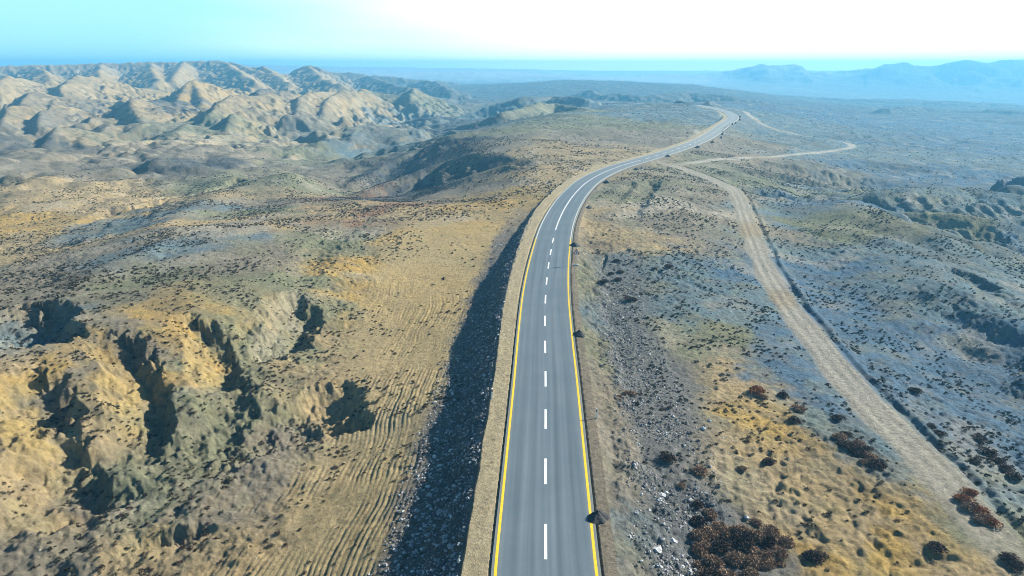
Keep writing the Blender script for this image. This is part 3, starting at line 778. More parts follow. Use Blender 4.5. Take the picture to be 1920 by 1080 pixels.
# ------------------------------------------------------------------ asphalt and markings
def make_asphalt():
    m, nt, b = mat('asphalt')
    tc = nt.nodes.new('ShaderNodeTexCoord')
    at = nt.nodes.new('ShaderNodeUVMap')
    at.uv_map = 'lane'
    mp = nt.nodes.new('ShaderNodeMapping')
    mp.inputs['Scale'].default_value = (1.5, .018, 1)
    nt.links.new(at.outputs['UV'], mp.inputs['Vector'])
    n1 = nt.nodes.new('ShaderNodeTexNoise')
    n1.inputs['Scale'].default_value = 1.6
    n1.inputs['Detail'].default_value = 5
    nt.links.new(mp.outputs['Vector'], n1.inputs['Vector'])
    n2, r2 = ramp_noise(nt, .16, (.90, .92, .94), (1.12, 1.09, 1.06), detail=4)
    n3, r3 = ramp_noise(nt, 9.0, (.86, .86, .86), (1.14, 1.14, 1.14), detail=6)
    rp = nt.nodes.new('ShaderNodeValToRGB')
    rp.color_ramp.elements[0].position, rp.color_ramp.elements[1].position = .32, .7
    rp.color_ramp.elements[0].color = (.080, .112, .132, 1)
    rp.color_ramp.elements[1].color = (.122, .156, .174, 1)
    nt.links.new(n1.outputs['Fac'], rp.inputs['Fac'])
    last = rp.outputs['Color']
    for r in (r2, r3):
        mx = nt.nodes.new('ShaderNodeMix')
        mx.data_type, mx.blend_type = 'RGBA', 'MULTIPLY'
        mx.inputs['Factor'].default_value = 1
        nt.links.new(last, mx.inputs['A'])
        nt.links.new(r.outputs['Color'], mx.inputs['B'])
        last = mx.outputs['Result']
    sp = nt.nodes.new('ShaderNodeSeparateXYZ')
    nt.links.new(at.outputs['UV'], sp.inputs['Vector'])
    ab = nt.nodes.new('ShaderNodeMath')
    ab.operation = 'ABSOLUTE'
    nt.links.new(sp.outputs['X'], ab.inputs[0])
    wr = nt.nodes.new('ShaderNodeValToRGB')
    el = wr.color_ramp.elements
    el[0].position, el[0].color = 0.0, (1.02, 1.02, 1.02, 1)
    el[1].position, el[1].color = 1.0, (1.05, 1.04, 1.02, 1)
    for ps, v in ((.16, 1.04), (.25, .86), (.36, 1.0), (.46, 1.05), (.60, .88), (.72, .98), (.84, 1.06)):
        e_ = el.new(ps)
        e_.color = (v, v, v, 1)
    dv = nt.nodes.new('ShaderNodeMath')
    dv.operation = 'DIVIDE'
    dv.inputs[1].default_value = 3.9
    nt.links.new(ab.outputs['Value'], dv.inputs[0])
    nt.links.new(dv.outputs['Value'], wr.inputs['Fac'])
    mx = nt.nodes.new('ShaderNodeMix')
    mx.data_type, mx.blend_type = 'RGBA', 'MULTIPLY'
    mx.inputs['Factor'].default_value = 1
    nt.links.new(last, mx.inputs['A'])
    nt.links.new(wr.outputs['Color'], mx.inputs['B'])
    last = mx.outputs['Result']
    n5, r5 = ramp_noise(nt, .9, (0, 0, 0), (1, 1, 1), detail=6)
    du = nt.nodes.new('ShaderNodeMapRange')
    du.inputs['From Min'].default_value, du.inputs['From Max'].default_value = .78, 1.05
    nt.links.new(dv.outputs['Value'], du.inputs['Value'])
    mm = nt.nodes.new('ShaderNodeMath')
    mm.operation = 'MULTIPLY'
    nt.links.new(du.outputs['Result'], mm.inputs[0])
    nt.links.new(r5.outputs['Color'], mm.inputs[1])
    mx = nt.nodes.new('ShaderNodeMix')
    mx.data_type = 'RGBA'
    mx.inputs['B'].default_value = (.22, .19, .13, 1)
    nt.links.new(mm.outputs['Value'], mx.inputs['Factor'])
    nt.links.new(last, mx.inputs['A'])
    last = mx.outputs['Result']
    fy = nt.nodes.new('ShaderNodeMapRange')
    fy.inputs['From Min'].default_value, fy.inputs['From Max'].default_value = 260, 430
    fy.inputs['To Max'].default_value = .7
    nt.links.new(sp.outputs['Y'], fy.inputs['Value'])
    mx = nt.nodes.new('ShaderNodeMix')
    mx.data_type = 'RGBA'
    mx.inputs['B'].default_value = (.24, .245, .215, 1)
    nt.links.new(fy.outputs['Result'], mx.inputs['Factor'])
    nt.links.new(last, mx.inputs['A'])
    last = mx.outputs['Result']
    nt.links.new(last, b.inputs['Base Color'])
    b.inputs['Roughness'].default_value = .82
    b.inputs['Specular IOR Level'].default_value = .3
    return m


def strip(name, C, o0, o1, s0, s1, zoff, m, parent=None, step=.7, skirt=0.0, uv=False):
    n = max(2, int((s1 - s0) / step) + 1)
    ss = np.linspace(s0, s1, n)
    yy = np.interp(ss, C.s, C.y)
    x, z, dx = (np.interp(yy, C.y, a) for a in (C.x, C.z, C.dx))
    q = np.sqrt(1 + dx * dx)
    nx, ny = 1 / q, -dx / q
    offs = [o0, o1] if abs(o1 - o0) < 2 else list(np.linspace(o0, o1, 9))
    rows = []
    if skirt:
        rows.append((offs[0] - .08, -skirt))
    rows += [(o, 0) for o in offs]
    if skirt:
        rows.append((offs[-1] + .08, -skirt))
    V = []
    crown = lambda o: .0
    for o, dz in rows:
        V.append(np.stack([x + nx * o, yy + ny * o, z + zoff + dz], -1))
    k = len(rows)
    V = np.stack(V, 1).reshape(-1, 3)
    i = np.arange(n - 1)[:, None] * k + np.arange(k - 1)[None]
    fq = np.stack([i, i + 1, i + k + 1, i + k], -1).reshape(-1, 4)
    o = mesh_obj(name, V, fq, 4, m, parent, smooth=False)
    if uv:
        ul = o.data.uv_layers.new(name='lane')
        lu = np.stack([np.repeat(np.array([r_[0] for r_ in rows])[None], n, 0), np.repeat(ss[:, None], k, 1)], -1).reshape(-1, 2)
        ul.data.foreach_set('uv', lu[fq.ravel()].astype(np.float32).ravel())
    return o


M_ASPH = make_asphalt()
M_YEL = simple('yellow_paint', (.62, .40, .015), (.80, .56, .03), 3.0, .7)
M_WHT = simple('white_paint', (.66, .68, .68), (.84, .85, .84), 3.0, .7)
M_CREAM = simple('pale_paint', (.46, .47, .42), (.60, .61, .55), 3.0, .7)
S = lambda y: float(np.interp(y, ROAD.y, ROAD.s))
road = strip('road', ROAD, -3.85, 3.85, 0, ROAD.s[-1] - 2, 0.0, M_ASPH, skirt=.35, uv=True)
tag(road, 'grey asphalt two lane road curving away to the right', 'road', kind='structure')
yS = P(0, 425, 0)[1]
for sgn in (-1, 1):
    strip('edge_line', ROAD, sgn * 3.55 - .105, sgn * 3.55 + .105, 0, S(yS - 12), .005, M_YEL, road)
    strip('edge_line', ROAD, sgn * 3.55 - .085, sgn * 3.55 + .085, S(yS - 12), ROAD.s[-1] - 5, .005, M_CREAM, road)
y0s, y1s = P(0, 431, 0)[1], P(0, 300, 0)[1]
strip('centre_line', ROAD, -.10, .10, S(y0s), S(y1s), .005, M_WHT, road)
s = S(44.8) - 9.93 * 4
nd = 0
while s < ROAD.s[-1] - 30:
    e = s + 4.25
    if not (e > S(y0s) - 2 and s < S(y1s) + 2):
        strip('centre_dash', ROAD, -.11, .11, s, e, .005, M_WHT, road)
    s += 9.93

# ------------------------------------------------------------------ small mesh builder


class MB:
    def __init__(self):
        self.v, self.f = [], []

    def add(self, v, f):
        b = len(self.v)
        self.v += [tuple(p) for p in v]
        self.f += [tuple(i + b for i in q) for q in f]
        return self

    def tube(self, p0, p1, r0, r1, n=10, caps=True):
        p0, p1 = Vector(p0), Vector(p1)
        ax = (p1 - p0).normalized()
        a = ax.orthogonal().normalized()
        c = ax.cross(a)
        v = []
        for p, r in ((p0, r0), (p1, r1)):
            for k in range(n):
                t = 2 * math.pi * k / n
                v.append(p + a * (r * math.cos(t)) + c * (r * math.sin(t)))
        f = [(k, (k + 1) % n, n + (k + 1) % n, n + k) for k in range(n)]
        if caps:
            f += [tuple(range(n))[::-1], tuple(range(n, 2 * n))]
        return self.add(v, f)

    def box(self, c, d, rot=None):
        v = []
        for sx in (-1, 1):
            for sy in (-1, 1):
                for sz in (-1, 1):
                    p = Vector((sx * d[0] / 2, sy * d[1] / 2, sz * d[2] / 2))
                    if rot:
                        p = rot @ p
                    v.append(p + Vector(c))
        return self.add(v, [(0, 1, 3, 2), (4, 6, 7, 5), (0, 4, 5, 1), (2, 3, 7, 6), (0, 2, 6, 4), (1, 5, 7, 3)])

    def prism(self, pts, y0, y1):
        n = len(pts)
        v = [(x, y0, z) for x, z in pts] + [(x, y1, z) for x, z in pts]
        f = [tuple(range(n)), tuple(range(n, 2 * n))[::-1]] + [(k, n + k, n + (k + 1) % n, (k + 1) % n) for k in range(n)]
        return self.add(v, f)

    def build(self, name, m, parent=None, smooth=False):
        me = bpy.data.meshes.new(name)
        me.from_pydata(self.v, [], self.f)
        me.update()
        if smooth:
            for p in me.polygons:
                p.use_smooth = True
        me.materials.append(m)
        o = bpy.data.objects.new(name, me)
        COL.objects.link(o)
        if parent:
            o.parent = parent
        return o


def empty(name, loc, rz=0.0):
    o = bpy.data.objects.new(name, None)
    o.empty_display_size = .2
    o.location = loc
    o.rotation_euler = (0, 0, rz)
    COL.objects.link(o)
    return o


def dup(root, loc, rz, label):
    r = root.copy()
    COL.objects.link(r)
    r.location = loc
    r.rotation_euler = (0, 0, rz)
    r['label'] = label
    for ch in root.children:
        c = ch.copy()
        COL.objects.link(c)
        c.parent = r
        for g in ch.children:
            e = g.copy()
            COL.objects.link(e)
            e.parent = c
    return r


M_BLACK = simple('black_paint', (.015, .015, .018), (.04, .04, .045), 8, .6)
M_RED = simple('red_paint', (.50, .02, .02), (.62, .04, .035), 4, .5)
M_STEEL = simple('galvanised_steel', (.30, .31, .32), (.45, .46, .47), 10, .5)
M_CONC = simple('concrete', (.42, .40, .36), (.56, .54, .50), 5, .9, .3)
M_HEAP = simple('bitumen_gravel', (.022, .024, .026), (.075, .075, .072), 11, .95, .8)

# ------------------------------------------------------------------ warning sign
sx, sy, sz = P(1080, 498, -.1)
sg = tag(empty('warning_sign', (sx, sy, hz(sx, sy) - .02), math.radians(2)), 'triangular warning sign with red border on a thin pole on the right shoulder', 'road sign')
MB().tube((0, 0, 0), (0, 0, 2.95), .045, .045, 12).build('pole', M_STEEL, sg, True)
MB().box((0, 0, .09), (.85, .38, .22)).box((0, 0, .23), (.5, .26, .1)).build('foot', M_CONC, sg)


def tri(r, cz):
    pts = []
    for k in range(3):
        a = math.pi / 2 + k * 2 * math.pi / 3
        cx, cy = r * .86 * math.cos(a), r * .86 * math.sin(a)
        for j in (-1, 0, 1):
            b = a + j * math.pi / 3.4
            pts.append((cx + r * .14 * math.cos(b), cz + cy + r * .14 * math.sin(b)))
    return pts


pl = MB().prism(tri(.64, 2.45), -.065, -.05).build('plate', M_RED, sg)
MB().prism(tri(.41, 2.45), -.070, -.066).build('white_field', M_WHT, pl)
MB().prism([(-.045, 2.27), (.045, 2.27), (.045, 2.52), (.085, 2.52), (0, 2.68), (-.085, 2.52), (-.045, 2.52)], -.074, -.0705).build('symbol', M_BLACK, pl)
MB().box((0, -.047, 2.35), (.5, .012, .04)).box((0, -.047, 2.6), (.24, .012, .04)).build('bracket', M_STEEL, sg)

# ------------------------------------------------------------------ guide posts
gp = None
for i, (u, v, lean, lab) in enumerate([
        (922, 747, .05, 'white guide post on the left shoulder above the stony embankment'),
        (1119, 784, -.05, 'white guide post on the right verge casting a thin shadow, nearest on that side'),
        (1091, 432, 0, 'white guide post on the right verge just beyond the warning sign'),
        (995, 420, .04, 'white guide post on the left shoulder where the road starts to bend'),
        (1166, 328, 0, 'white guide post inside the bend of the road, past the fourth gravel heap'),
        (1096, 322, 0, 'white guide post outside the bend at the top of the short stony bank'),
        (1176, 295, 0, 'tiny white guide post on the left edge beyond the bend')]):
    X, Y, _ = P(u, v, -.1)
    loc = (X, Y, hz(X, Y) - .02)
    if gp is None:
        gp = tag(empty('guide_post', loc), lab, 'guide post', 'white guide posts along the road')
        MB().box((0, 0, .56), (.13, .10, 1.12)).prism([(-.065, 1.12), (.065, 1.12), (.065, 1.14), (-.065, 1.2)], -.05, .05).build('post', M_WHT, gp)
        MB().box((0, 0, .92), (.142, .112, .2)).build('band', M_BLACK, gp)
        MB().box((0, -.059, .92), (.05, .006, .12)).build('reflector', M_RED, gp)
        o = gp
    else:
        o = dup(gp, loc, 0, lab)
    o.rotation_euler = (0, lean, 0)


# ------------------------------------------------------------------ gravel heaps on the right shoulder
def heap_mesh(seed):
    n, m = 40, 14
    V, Fq = [(0, 0, .62)], []
    g = np.random.default_rng(seed)
    off = g.uniform(0, 99)
    for j in range(1, m + 1):
        q = j / m
        for k in range(n):
            a = 2 * math.pi * k / n
            rad = .82 * q * (1 + .16 * math.sin(2 * a + off) + .10 * math.sin(5 * a + 2 * off))
            x, y = rad * math.cos(a), rad * math.sin(a)
            z = .62 * (1 - q) ** .92 * (1 + .1 * math.sin(3 * a + off))
            z += float(perlin(np.array([x * 5 + off]), np.array([y * 5]), 150)[0]) * .05 + g.normal(0, .012)
            if j == m:
                z = -.12
            V.append((x, y, z))
    for k in range(n):
        Fq.append((0, 1 + k, 1 + (k + 1) % n))
    for j in range(m - 1):
        for k in range(n):
            a, b = 1 + j * n + k, 1 + j * n + (k + 1) % n
            Fq.append((a, a + n, b + n, b))
    me = bpy.data.meshes.new('gravel_heap')
    me.from_pydata(V, [], Fq)
    me.update()
    for p in me.polygons:
        p.use_smooth = True
    me.materials.append(M_HEAP)
    return me


HM = [heap_mesh(i) for i in range(3)]
HL = ['dark gravel heap overlapping the right yellow line, nearest of the heaps', 'dark pointed gravel heap on the right shoulder, second along the road', 'dark gravel heap just past the warning sign at the start of the bend',
      'dark gravel heap inside the bend beyond the small white post', 'dark gravel heap in the middle of the bend on its inner side', 'dark gravel heap at the end of the bend near the track junction',
      'small dark heap on the right edge where the dirt track joins the road', 'tiny dark heap on the right edge of the straight past the bend', 'tiny dark heap on the right edge just before the far row of guard stones']
for i, (u, v, sc) in enumerate([(1121, 972, 1.1), (1086, 628, 1.1), (1077, 461, 1.15), (1104, 389, 1.2), (1137, 343, 1.2), (1193, 316, 1.2), (1252, 293.5, 1.3), (1308, 276.5, 1.4), (1336, 266, 1.3)]):
    X, Y, _ = P(u, v, -.1)
    o = bpy.data.objects.new('gravel_heap', HM[i % 3])
    COL.objects.link(o)
    d0 = float(ROAD.local(np.array([X]), np.array([Y]))[0][0])
    o.location = (X, Y, 0.0 if d0 < 3.8 else hz(X, Y) + .02)
    o.rotation_euler = (0, 0, i * 1.3)
    o.scale = (sc, sc, sc)
    tag(o, HL[i], 'gravel heap', 'dark gravel heaps along the right shoulder')

# dark guard stones round the far bend
gs = MB()
gs.prism([(-.45, -.3), (.45, -.3), (.36, .75), (.22, .92), (-.22, .92), (-.36, .75)], -.4, .4)
gso = None
for i, (u, v) in enumerate([(1352, 257), (1354, 252), (1355, 247), (1357, 242.5), (1360, 239), (1363.5, 236.5), (1368, 234.8), (1373, 233.5), (1379, 231.5), (1387, 226), (1388, 221)]):
    X, Y, _ = P(u, v, 0)
    if gso is None:
        gso = gs.build('guard_stone', M_HEAP)
        o = gso
    else:
        o = gso.copy()
        COL.objects.link(o)
    o.location = (X, Y, hz(X, Y))
    o.rotation_euler = (0, 0, .4 * i)
    tag(o, 'small dark guard stone in the row round the outside of the far bend', 'guard stone', 'dark guard stones round the far bend')


# ------------------------------------------------------------------ bushes
def bush_mesh(name, seed, n, m, r=1.0, squash=.75, leaf=.11):
    g = np.random.default_rng(seed)
    V, Fq = [], []
    lob = [(g.uniform(-.35, .35), g.uniform(-.35, .35), g.uniform(.25, .5), g.uniform(.42, .62)) for _ in range(6)]
    for k in range(n):
        c = lob[g.integers(len(lob))]
        dv = g.normal(size=3)
        dv /= np.linalg.norm(dv)
        dv[2] = abs(dv[2]) * .9 + .05 * dv[2]
        rad = c[3] * (.62 + .55 * g.beta(2.2, 2.0))
        p = np.array([c[0] + dv[0] * rad, c[1] + dv[1] * rad, max(.02, (c[2] * .6 + dv[2] * rad) * squash)]) * r
        t = dv * .8 + g.normal(size=3) * .6
        t /= np.linalg.norm(t)
        s = np.cross(t, g.normal(size=3))
        s /= np.linalg.norm(s)
        l = leaf * r * g.uniform(.7, 1.5)
        w = l * .34
        b = len(V)
        V += [p - s * w - t * l * .5, p + s * w - t * l * .5, p + t * l]
        Fq.append((b, b + 1, b + 2))
    # twigs from the root
    for k in range(26):
        a = g.uniform(0, 2 * math.pi)
        q = g.uniform(.3, .85)
        e = np.array([math.cos(a) * q, math.sin(a) * q, g.uniform(.3, .8) * squash]) * r
        s = np.array([-math.sin(a), math.cos(a), 0]) * .018 * r
        b = len(V)
        V += [np.array([0, 0, 0]) - s, s, e]
        Fq.append((b, b + 1, b + 2))
    me = bpy.data.meshes.new(name)
    me.from_pydata([tuple(map(float, p)) for p in V], [], Fq)
    me.update()
    me.materials.append(m)
    return me


M_RUSTB = simple('rust_brown_twigs', (.12, .082, .056), (.40, .27, .165), 3.0, .95)
M_DARKB = simple('dark_brown_twigs', (.035, .026, .022), (.11, .070, .048), 3.0, .95)
M_SAGEB = simple('sage_twigs', (.055, .058, .036), (.15, .14, .085), 3.0, .95)
M_ORGB = simple('orange_twigs', (.16, .055, .02), (.36, .15, .05), 3.0, .95)
BR = [bush_mesh('rust_bush', 200 + i, 1500, M_RUSTB, leaf=.10) for i in range(3)]
BD = [bush_mesh('dark_bush', 210 + i, 1000, M_DARKB, leaf=.11) for i in range(3)]
BO = [bush_mesh('orange_bush', 220, 1000, M_ORGB, leaf=.11)]


def put_bush(me, name, u, v, w, label, group=None, ht=1.0):
    """bush w metres wide whose foot shows at photo position u, v"""
    X, Y, Z = ground_at(u, v)
    o = bpy.data.objects.new(name, me)
    COL.objects.link(o)
    o.location = (X, Y, Z - .03)
    w = w * 1.3
    o.scale = (w / 1.9, w / 1.9, w / 1.9 * ht)
    o.rotation_euler = (0, 0, random.uniform(0, 6))
    tag(o, label, 'bush', group)
    return o


clump = [(1312, 985, 1.5), (1330, 968, 1.2), (1306, 1012, 1.6), (1335, 1003, 1.7), (1318, 1035, 1.6), (1352, 1030, 1.6), (1350, 990, 1.3), (1368, 1005, 1.6), (1340, 1060, 1.7), (1372, 1052, 1.6), (1398, 1025, 2.0), (1392, 1000, 1.5), (1400, 1058, 1.6), (1425, 1045, 1.7),
         (1420, 1010, 1.7), (1442, 1028, 1.8), (1448, 1003, 1.5), (1462, 1045, 1.7), (1470, 1022, 1.4), (1455, 1062, 1.2), (1330, 1090, 1.8), (1365, 1085, 1.7), (1318, 1065, 1.3), (1405, 1082, 1.5), (1342, 1110, 1.7), (1310, 950, 1.0), (1432, 1062, 1.4), (1418, 985, 1.1)]
for i, (u, v, w) in enumerate(clump):
    put_bush(BR[i % 3] if i % 5 else BD[i % 3], 'rust_bush', u, v, w, 'rust brown bush in the dense clump on golden ground at the lower right', 'rust brown bushes in the dense clump', 1.0)
for u, v, w, k, lab in [
        (1255, 862, 1.6, 'd', 'dark brown bush at the edge of the rubble, left of the reddish round bush'),
        (1308, 888, 1.6, 'r', 'reddish round bush beside pale stones on the golden ground'),
        (1279, 912, .8, 'r', 'small orange brown bush just below the reddish round bush'),
        (1180, 741, 1.3, 'r', 'lone reddish bush on the rubble right of the near verge'),
        (1160, 745, .7, 'r', 'small reddish tuft left of the lone reddish bush on the rubble'),
        (1131, 530, 1.6, 'd', 'dark bush at the left rubble edge, lowest of the cluster near the warning sign'),
        (1160, 526, 1.4, 'd', 'dark bush right of the lowest bush of the cluster near the warning sign'),
        (1146, 515, 1.2, 'd', 'small dark bush in the middle of the cluster near the warning sign'),
        (1163, 512, 1.3, 'd', 'dark bush at the upper right of the cluster near the warning sign'),
        (1158, 491, 1.5, 'd', 'dark bush standing alone above the cluster near the warning sign'),
        (1183, 564, 1.9, 'd', 'wide dark bush on the rubble below the cluster near the warning sign'),
        (1252, 502, 1.8, 'd', 'flat brown bush on the pale ground between road and dirt track'),
        (1226, 505, 1.0, 'd', 'small flat brown bush left of the flat brown bush between road and track'),
        (1418, 738, 1.9, 'o', 'bright orange bush at the top edge of the golden patch'),
        (1431, 748, 1.3, 'r', 'rusty bush right below the bright orange bush'),
        (1440, 868, 1.3, 'd', 'dark bush with a pale stone beside it in the middle of the golden patch'),
        (1391, 880, 1.0, 'r', 'small rusty bush left of the dark bush in the golden patch'),
        (1753, 1030, 1.5, 'd', 'spiky dark bush beside the dirt track in the lower right'),
        (1530, 1047, 1.7, 'd', 'flat grey brown bush on the golden ground right of the dense clump'),
        (1570, 787, 1.3, 'd', 'dark bush at the left edge of the dirt track above the bush strip'),
        (1714, 735, 1.5, 'd', 'single dark bush on the grey slope right of the dirt track'),
        (1470, 745, 1.4, 'd', 'dark bush at the start of the brown scrub row, upper left'),
        (1500, 770, 1.6, 'r', 'rusty bush in the brown scrub row above the golden patch'),
        (1492, 792, 1.4, 'd', 'dark bush at the lower end of the brown scrub row')]:
    me = {'d': BD, 'r': BR, 'o': BO}[k]
    put_bush(me[int(u) % len(me)], {'d': 'dark_bush', 'r': 'rust_bush', 'o': 'orange_bush'}[k], u, v, w, lab, None, .85)
for i, (u, v, w) in enumerate([(1570, 822, 1.5), (1585, 818, 1.3), (1590, 838, 1.6), (1605, 835, 1.5), (1612, 852, 1.6), (1622, 845, 1.3), (1630, 862, 1.7), (1640, 872, 1.6), (1650, 876, 1.2), (1620, 868, 1.2), (1600, 850, 1.2), (1575, 835, 1.0)]):
    put_bush(BD[i % 3] if i % 3 else BR[i % 3], 'dark_bush', u, v, w, 'dark brown bush in the strip between golden patch and dirt track', 'bushes in the strip beside the track', .8)
for i, (u, v, w) in enumerate([(1810, 940, 1.5), (1822, 955, 1.6), (1838, 962, 1.5), (1850, 975, 1.6), (1862, 985, 1.4), (1835, 980, 1.2), (1815, 925, 1.2)]):
    put_bush(BR[i % 3] if i % 2 else BO[0], 'rust_bush', u, v, w, 'reddish bush in the thicket right of the dirt track', 'reddish bushes right of the dirt track', .8)
for i, (u, v, w) in enumerate([(1745, 800, 1.2), (1760, 815, 1.4), (1838, 825, 1.5), (1850, 850, 1.6), (1868, 865, 1.5), (1885, 880, 1.4), (1900, 895, 1.6), (1830, 868, 1.2), (1890, 1050, 1.4), (1905, 1065, 1.5)]):
    put_bush(BD[i % 3], 'dark_bush', u, v, w, 'dark scrub bush on the grey slope beyond the dirt track', 'dark scrub beyond the dirt track', .7)


# ------------------------------------------------------------------ scattered scrub and stones
def tuft(seed, n, leaf):
    g = np.random.default_rng(seed)
    V = []
    for k in range(n):
        a = g.uniform(0, 2 * np.pi)
        e = g.uniform(.15, 1.35)
        dv = np.array([math.cos(a) * math.cos(e), math.sin(a) * math.cos(e), math.sin(e)])
        rad = g.uniform(.45, 1.0)
        p = dv * rad * np.array([1, 1, .75])
        t = dv + g.normal(size=3) * .5
        t /= np.linalg.norm(t)
        s = np.cross(t, g.normal(size=3))
        s /= np.linalg.norm(s)
        l = leaf * g.uniform(.7, 1.4)
        V += [p - s * l * .4 - t * l * .5, p + s * l * .4 - t * l * .5, p + t * l * .7]
    return np.array(V)


def stone(seed):
    g = np.random.default_rng(seed)
    d = np.array([(1, 0, 0), (-1, 0, 0), (0, 1, 0), (0, -1, 0), (0, 0, 1), (0, 0, -1)] + [(a, b, c) for a in (-.6, .6) for b in (-.6, .6) for c in (-.6, .6)], float)
    d *= g.uniform(.75, 1.15, (len(d), 1))
    d *= np.array([1, .75, .6])
    # hull faces of this 14 point star: join each corner to its three axis points
    ax = {(1, 0): 0, (-1, 0): 1, (1, 1): 2, (-1, 1): 3, (1, 2): 4, (-1, 2): 5}
    F_ = []
    for k, (a, b, c) in enumerate([(a, b, c) for a in (-1, 1) for b in (-1, 1) for c in (-1, 1)]):
        i, j, l = ax[(a, 0)], ax[(b, 1)], ax[(c, 2)]
        tri_ = [(i, j, 6 + k), (j, l, 6 + k), (l, i, 6 + k)]
        if a * b * c < 0:
            tri_ = [t[::-1] for t in tri_]
        F_ += tri_
    return d, np.array(F_)


def scatter(n, r0, r1, thl=42.0, power=2.0):
    """even over the area between two distances inside the view's fan"""
    t = rng.uniform(-math.radians(thl), math.radians(thl), n)
    r = np.sqrt(rng.uniform(r0 ** 2, r1 ** 2, n))
    return r * np.sin(t), r * np.cos(t)


DD = [
    (600, 1060, .25), (700, 900, .15), (760, 650, .12), (800, 520, .05), (860, 450, .05), (730, 560, .1), (680, 500, .5), (450, 1050, .5), (250, 1050, 1.0), (0, 1050, 1.3), (100, 920, 1.4), (400, 900, 1.4), (550, 880, 1.0),
    (270, 690, 2.2), (540, 800, 2.2), (60, 680, 2.2), (125, 790, 2.0), (60, 1040, 2.0), (410, 650, 2), (560, 600, 2), (340, 850, 2), (40, 800, .25), (210, 740, .3), (355, 660, .5), (300, 600, 1.5), (150, 640, 1.5), (480, 620, 1.3), (550, 500, .6), (500, 480, .3), (400, 540, 1.4), (350, 430, .3), (300, 500, 1.7), (100, 540, 1.5), (600, 440, 1.5), (700, 440, 1.3), (650, 400, 1.4), (760, 400, 1.2),
    (100, 380, .5), (250, 400, 1), (450, 370, .8), (550, 340, .8), (900, 360, .9), (1000, 310, 1), (950, 260, .4), (1100, 240, .35), (1150, 290, .8), (750, 330, 2.0), (820, 310, 2.0), (700, 345, 2.0), (600, 280, .6), (300, 280, .5), (100, 280, .5), (400, 220, .2),
    (1130, 900, .3), (1110, 600, .2), (1130, 440, .3), (1200, 800, .5), (1250, 650, .9), (1350, 600, 1.1), (1300, 480, .9), (1280, 400, 1.2), (1400, 800, .7), (1550, 950, .45), (1450, 1060, .2), (1700, 1050, .2), (1330, 760, .7),
    (1480, 700, 1.2), (1620, 620, 1.2), (1700, 680, 1.2), (1800, 800, 1.2), (1900, 900, 1.2), (1600, 500, .8), (1800, 500, .9), (1900, 600, .8), (1550, 560, .7), (1480, 480, .4), (1450, 400, .5), (1700, 420, .7), (1750, 370, .5), (1500, 320, 1.2), (1650, 330, 1.2), (1350, 310, 1.), (1450, 300, 1.2), (1500, 260, .7), (1700, 270, .7), (1850, 300, .8)]
DENS = Field([P(u, v, -4) for u, v, d in DD], [d for u, v, d in DD], 'idw')


def keep_mask(x, y, clump_wl=9.0):
    z, mk = height(x, y, True)
    dens = DENS(x, y)
    c = np.clip(.34 + 1.35 * fbm(x, y, clump_wl, 3, 160), .03, 1.6)
    p = dens * c
    free = (mk['trk'] < .1) & (mk['loop'] < .1) & ~(mk['ins'] & (np.abs(mk['d']) < 6.6)) & ~mk['on']
    return z, p, free


M_SCRUB = make_soil()
M_SCRUB.name = 'scrub'
SCR = .62 * np.array([(.075, .066, .040), (.105, .085, .052), (.070, .075, .045), (.12, .095, .055), (.085, .060, .045), (.14, .125, .075), (.24, .20, .12), (.17, .16, .12)])


def tri_batch(tmpl, X, Y, Z, R, rz):
    """tmpl: list of (3n,3) arrays"""
    out, col = [], []
    which = rng.integers(len(tmpl), size=len(X))
    for k, T in enumerate(tmpl):
        m = which == k
        if not m.any():
            continue
        c, s_ = np.cos(rz[m])[:, None], np.sin(rz[m])[:, None]
        q = np.stack([T[None, :, 0] * c - T[None, :, 1] * s_, T[None, :, 0] * s_ + T[None, :, 1] * c, np.repeat(T[None, :, 2], m.sum(), 0)], -1)
        q = q * R[m][:, None, None]
        q[..., 0] += X[m][:, None]
        q[..., 1] += Y[m][:, None]
        q[..., 2] += Z[m][:, None]
        cc = SCR[rng.integers(len(SCR), size=m.sum())] * rng.uniform(.7, 1.3, (m.sum(), 1))
        out.append(q.reshape(-1, 3))
        col.append(np.repeat(cc, len(T), 0))
    return np.concatenate(out), np.concatenate(col)


near_t = [tuft(300 + i, 44, .34) for i in range(6)]
mid_t = [tuft(320 + i, 18, .50) for i in range(6)]
far_t = [tuft(340 + i, 9, .75) for i in range(6)]
VS, CS = [], []
shrub_list = []
for (n, r0, r1, tm, base, lo, hi_) in ((16000, 44, 125, near_t, .5, .14, .44), (80000, 125, 330, mid_t, .42, .18, .50), (75000, 330, 950, far_t, .2, .26, .62)):
    X, Y = scatter(n, r0, r1)
    Z, p, free = keep_mask(X, Y, 7.0 if r1 < 200 else 16.0)
    k = free & (rng.uniform(0, 1, n) < p * base * 2.0)
    X, Y, Z = X[k], Y[k], Z[k]
    R = lo + (hi_ - lo) * rng.beta(1.6, 3.2, len(X))
    rz = rng.uniform(0, 6.28, len(X))
    if r1 < 200:
        order = np.argsort(-R / np.hypot(X, Y))
        t = np.arctan2(X, Y)
        vis = (np.abs(t) < .62) & (Y > 46)
        order = order[vis[order]][:300]
        rest = np.ones(len(X), bool)
        rest[order] = False
        shrub_list = [(X[i], Y[i], Z[i], R[i], rz[i]) for i in order]
        X, Y, Z, R, rz = X[rest], Y[rest], Z[rest], R[rest], rz[rest]
    v, c = tri_batch(tm, X, Y, Z - .04 * R, R, rz)
    VS.append(v)
    CS.append(c)
VS, CS = np.concatenate(VS), np.concatenate(CS)
o = mesh_obj('scrub', VS, np.arange(len(VS)), 3, M_SCRUB, smooth=False, attr=('soil', CS))
tag(o, 'countless low dark scrub tufts dotted over the dry steppe', 'scrub', kind='stuff')
tm_me = []
